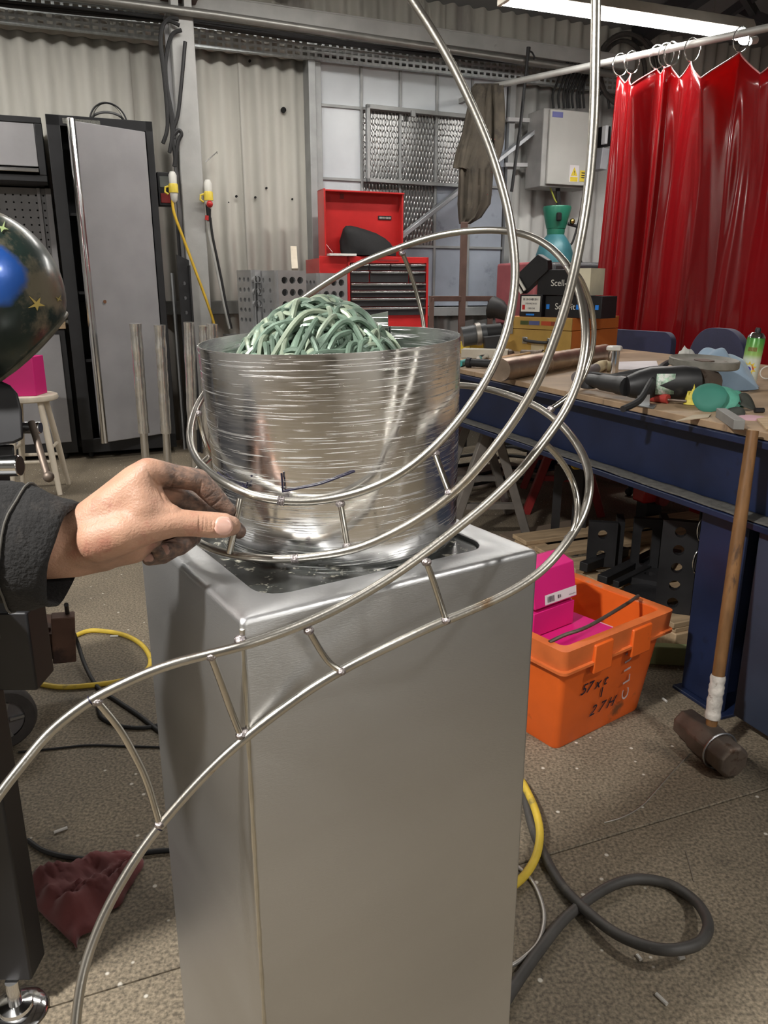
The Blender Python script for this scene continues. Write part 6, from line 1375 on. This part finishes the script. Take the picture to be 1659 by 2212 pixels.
# sleeve
SLV = M('black_cotton', (.013, .0125, .0125), .95, 0, .4, 16, spot=(.035, .031, .028), spot_at=.60, spot_s=16, bump=.6, bs=240)
def ring_(px, py, d, ry, rd, tilt, seed, amp, n=40, lean=0):
    out = []; c_ = at(px, py, d)
    for i in range(n):
        a = 2*math.pi*i/n; k = 1+amp*noise.noise(Vector((math.cos(a)*1.6, math.sin(a)*1.6, seed)))+amp*.4*math.sin(a*7+seed*3)
        out.append(c_+Vector((tilt*ry*math.sin(a)*k+lean*rd*math.cos(a), -rd*math.cos(a)*k, ry*math.sin(a)*k)))
    return out
L = [ring_(-190, 1150, .76, .060, .055, .1, 0, .05), ring_(-100, 1158, .765, .060, .055, .1, .6, .06), ring_(-40, 1164, .768, .061, .055, .12, 1.2, .08), ring_(0, 1168, .77, .058, .054, .12, 1.8, .09), ring_(30, 1174, .772, .060, .055, .14, 2.4, .08), ring_(52, 1178, .773, .057, .053, .16, 2.8, .05)]
b = MB(); b.loft(L, True, False); b.build('sleeve', SLV, pr_, world=True, smooth=80)
L = [ring_(46, 1176, .772, .059, .054, .16, 3.0, .05), ring_(54, 1180, .773, .0625, .057, .18, 3.1, .06), ring_(90, 1188, .775, .060, .055, .2, 3.5, .09), ring_(125, 1195, .777, .056, .052, .22, 4.0, .09), ring_(142, 1200, .778, .054, .050, .24, 4.2, .06), ring_(145, 1201, .778, .051, .047, .24, 4.2, .06), ring_(125, 1196, .777, .049, .046, .22, 4.0, .06), ring_(70, 1184, .774, .047, .044, .2, 3.5, .05)]
b = MB(); b.loft(L, False, False); b.build('cuff', SLV, pr_, world=True, smooth=80)
b = MB(); b.tube(ring_(55, 1180, .773, .0635, .058, .18, 3.1, .06), .0012, 6, closed=True); b.build('hem_stitching', M('grey_thread', (.10, .095, .085), .9), pr_, world=True)
# ================================================================== tube lights (fittings with their own light; only the first is in view)
TUBE = M('lit_tube', (.9, .9, .9), .4, emit=(1, .97, .9), estr=14)
HOUS = M('lamp_housing', (.62, .58, .50), .5)
for i, (u, n, z, ln, wt) in enumerate(BATTENS):
    lab = ('long lit fluorescent batten hanging above the red curtain rail', 'unseen fluorescent batten set to light the wall by the cabinets', 'unseen fluorescent batten set near the back wall to light it', 'unseen fluorescent batten added behind the viewpoint to light the roller door', 'unseen fluorescent batten added behind the viewpoint at left to light the wall')[i]
    t = thing('tube_light', lab, 'tube light', W(u, n, z), AR)
    b = MB(); b.loft([[(x, -.085, .03), (x, .085, .03), (x, .04, .11), (x, -.04, .11)] for x in (-ln/2-.04, ln/2+.04)]); b.build('housing', HOUS, t, bev=.004)
    for s_ in (-.045, .045):
        b = MB(); b.cyl((-ln/2, s_, .014), (ln/2, s_, .014), .024, 12); b.build('tube', TUBE, t)
    for x in (-ln/2-.01, ln/2+.01):
        b = MB(); b.box((x, 0, .018), (.03, .16, .05)); b.build('tube_holder', HOUS, t, bev=.003)
    for x in (-ln*.35, ln*.35):
        b = MB(); zt = zr(n)-z; b.tube([(x, 0, .1), (x, 0, zt)], .003, 6); b.build('hanger', CHROME, t)
    ld = bpy.data.lights.new('tube_glow', 'AREA'); ld.shape = 'RECTANGLE'; ld.size = ln; ld.size_y = .16; ld.energy = wt; ld.color = (1, .97, .93)
    lo = bpy.data.objects.new('tube_glow', ld); COL.objects.link(lo); lo.parent = t; lo.location = (0, 0, -.006)
for i, (u, n, z, wt) in enumerate(HIGHBAYS):
    t = thing('high_bay_lamp', ('round lit high bay lamp above and left of the viewpoint', 'round lit high bay lamp behind the viewpoint on the right')[i], 'lamp', W(u, n, z), AR)
    b = MB(); b.lathe([(.17, 0), (.175, .02), (.10, .16), (.06, .2), (.05, .3)], 28, None, False, True); b.build('reflector', HOUS, t)
    b = MB(); b.lathe([(.15, .012), (.15, .02)], 28); b.build('diffuser', TUBE, t)
    b = MB(); b.tube([(0, 0, .3), (0, 0, zr(n)-z)], .004, 6); b.build('hanger', CHROME, t)
    ld = bpy.data.lights.new('lamp_glow', 'AREA'); ld.shape = 'DISK'; ld.size = .24; ld.energy = wt; ld.color = (1, .97, .93)
    lo = bpy.data.objects.new('lamp_glow', ld); COL.objects.link(lo); lo.parent = t; lo.location = (0, 0, -.004)
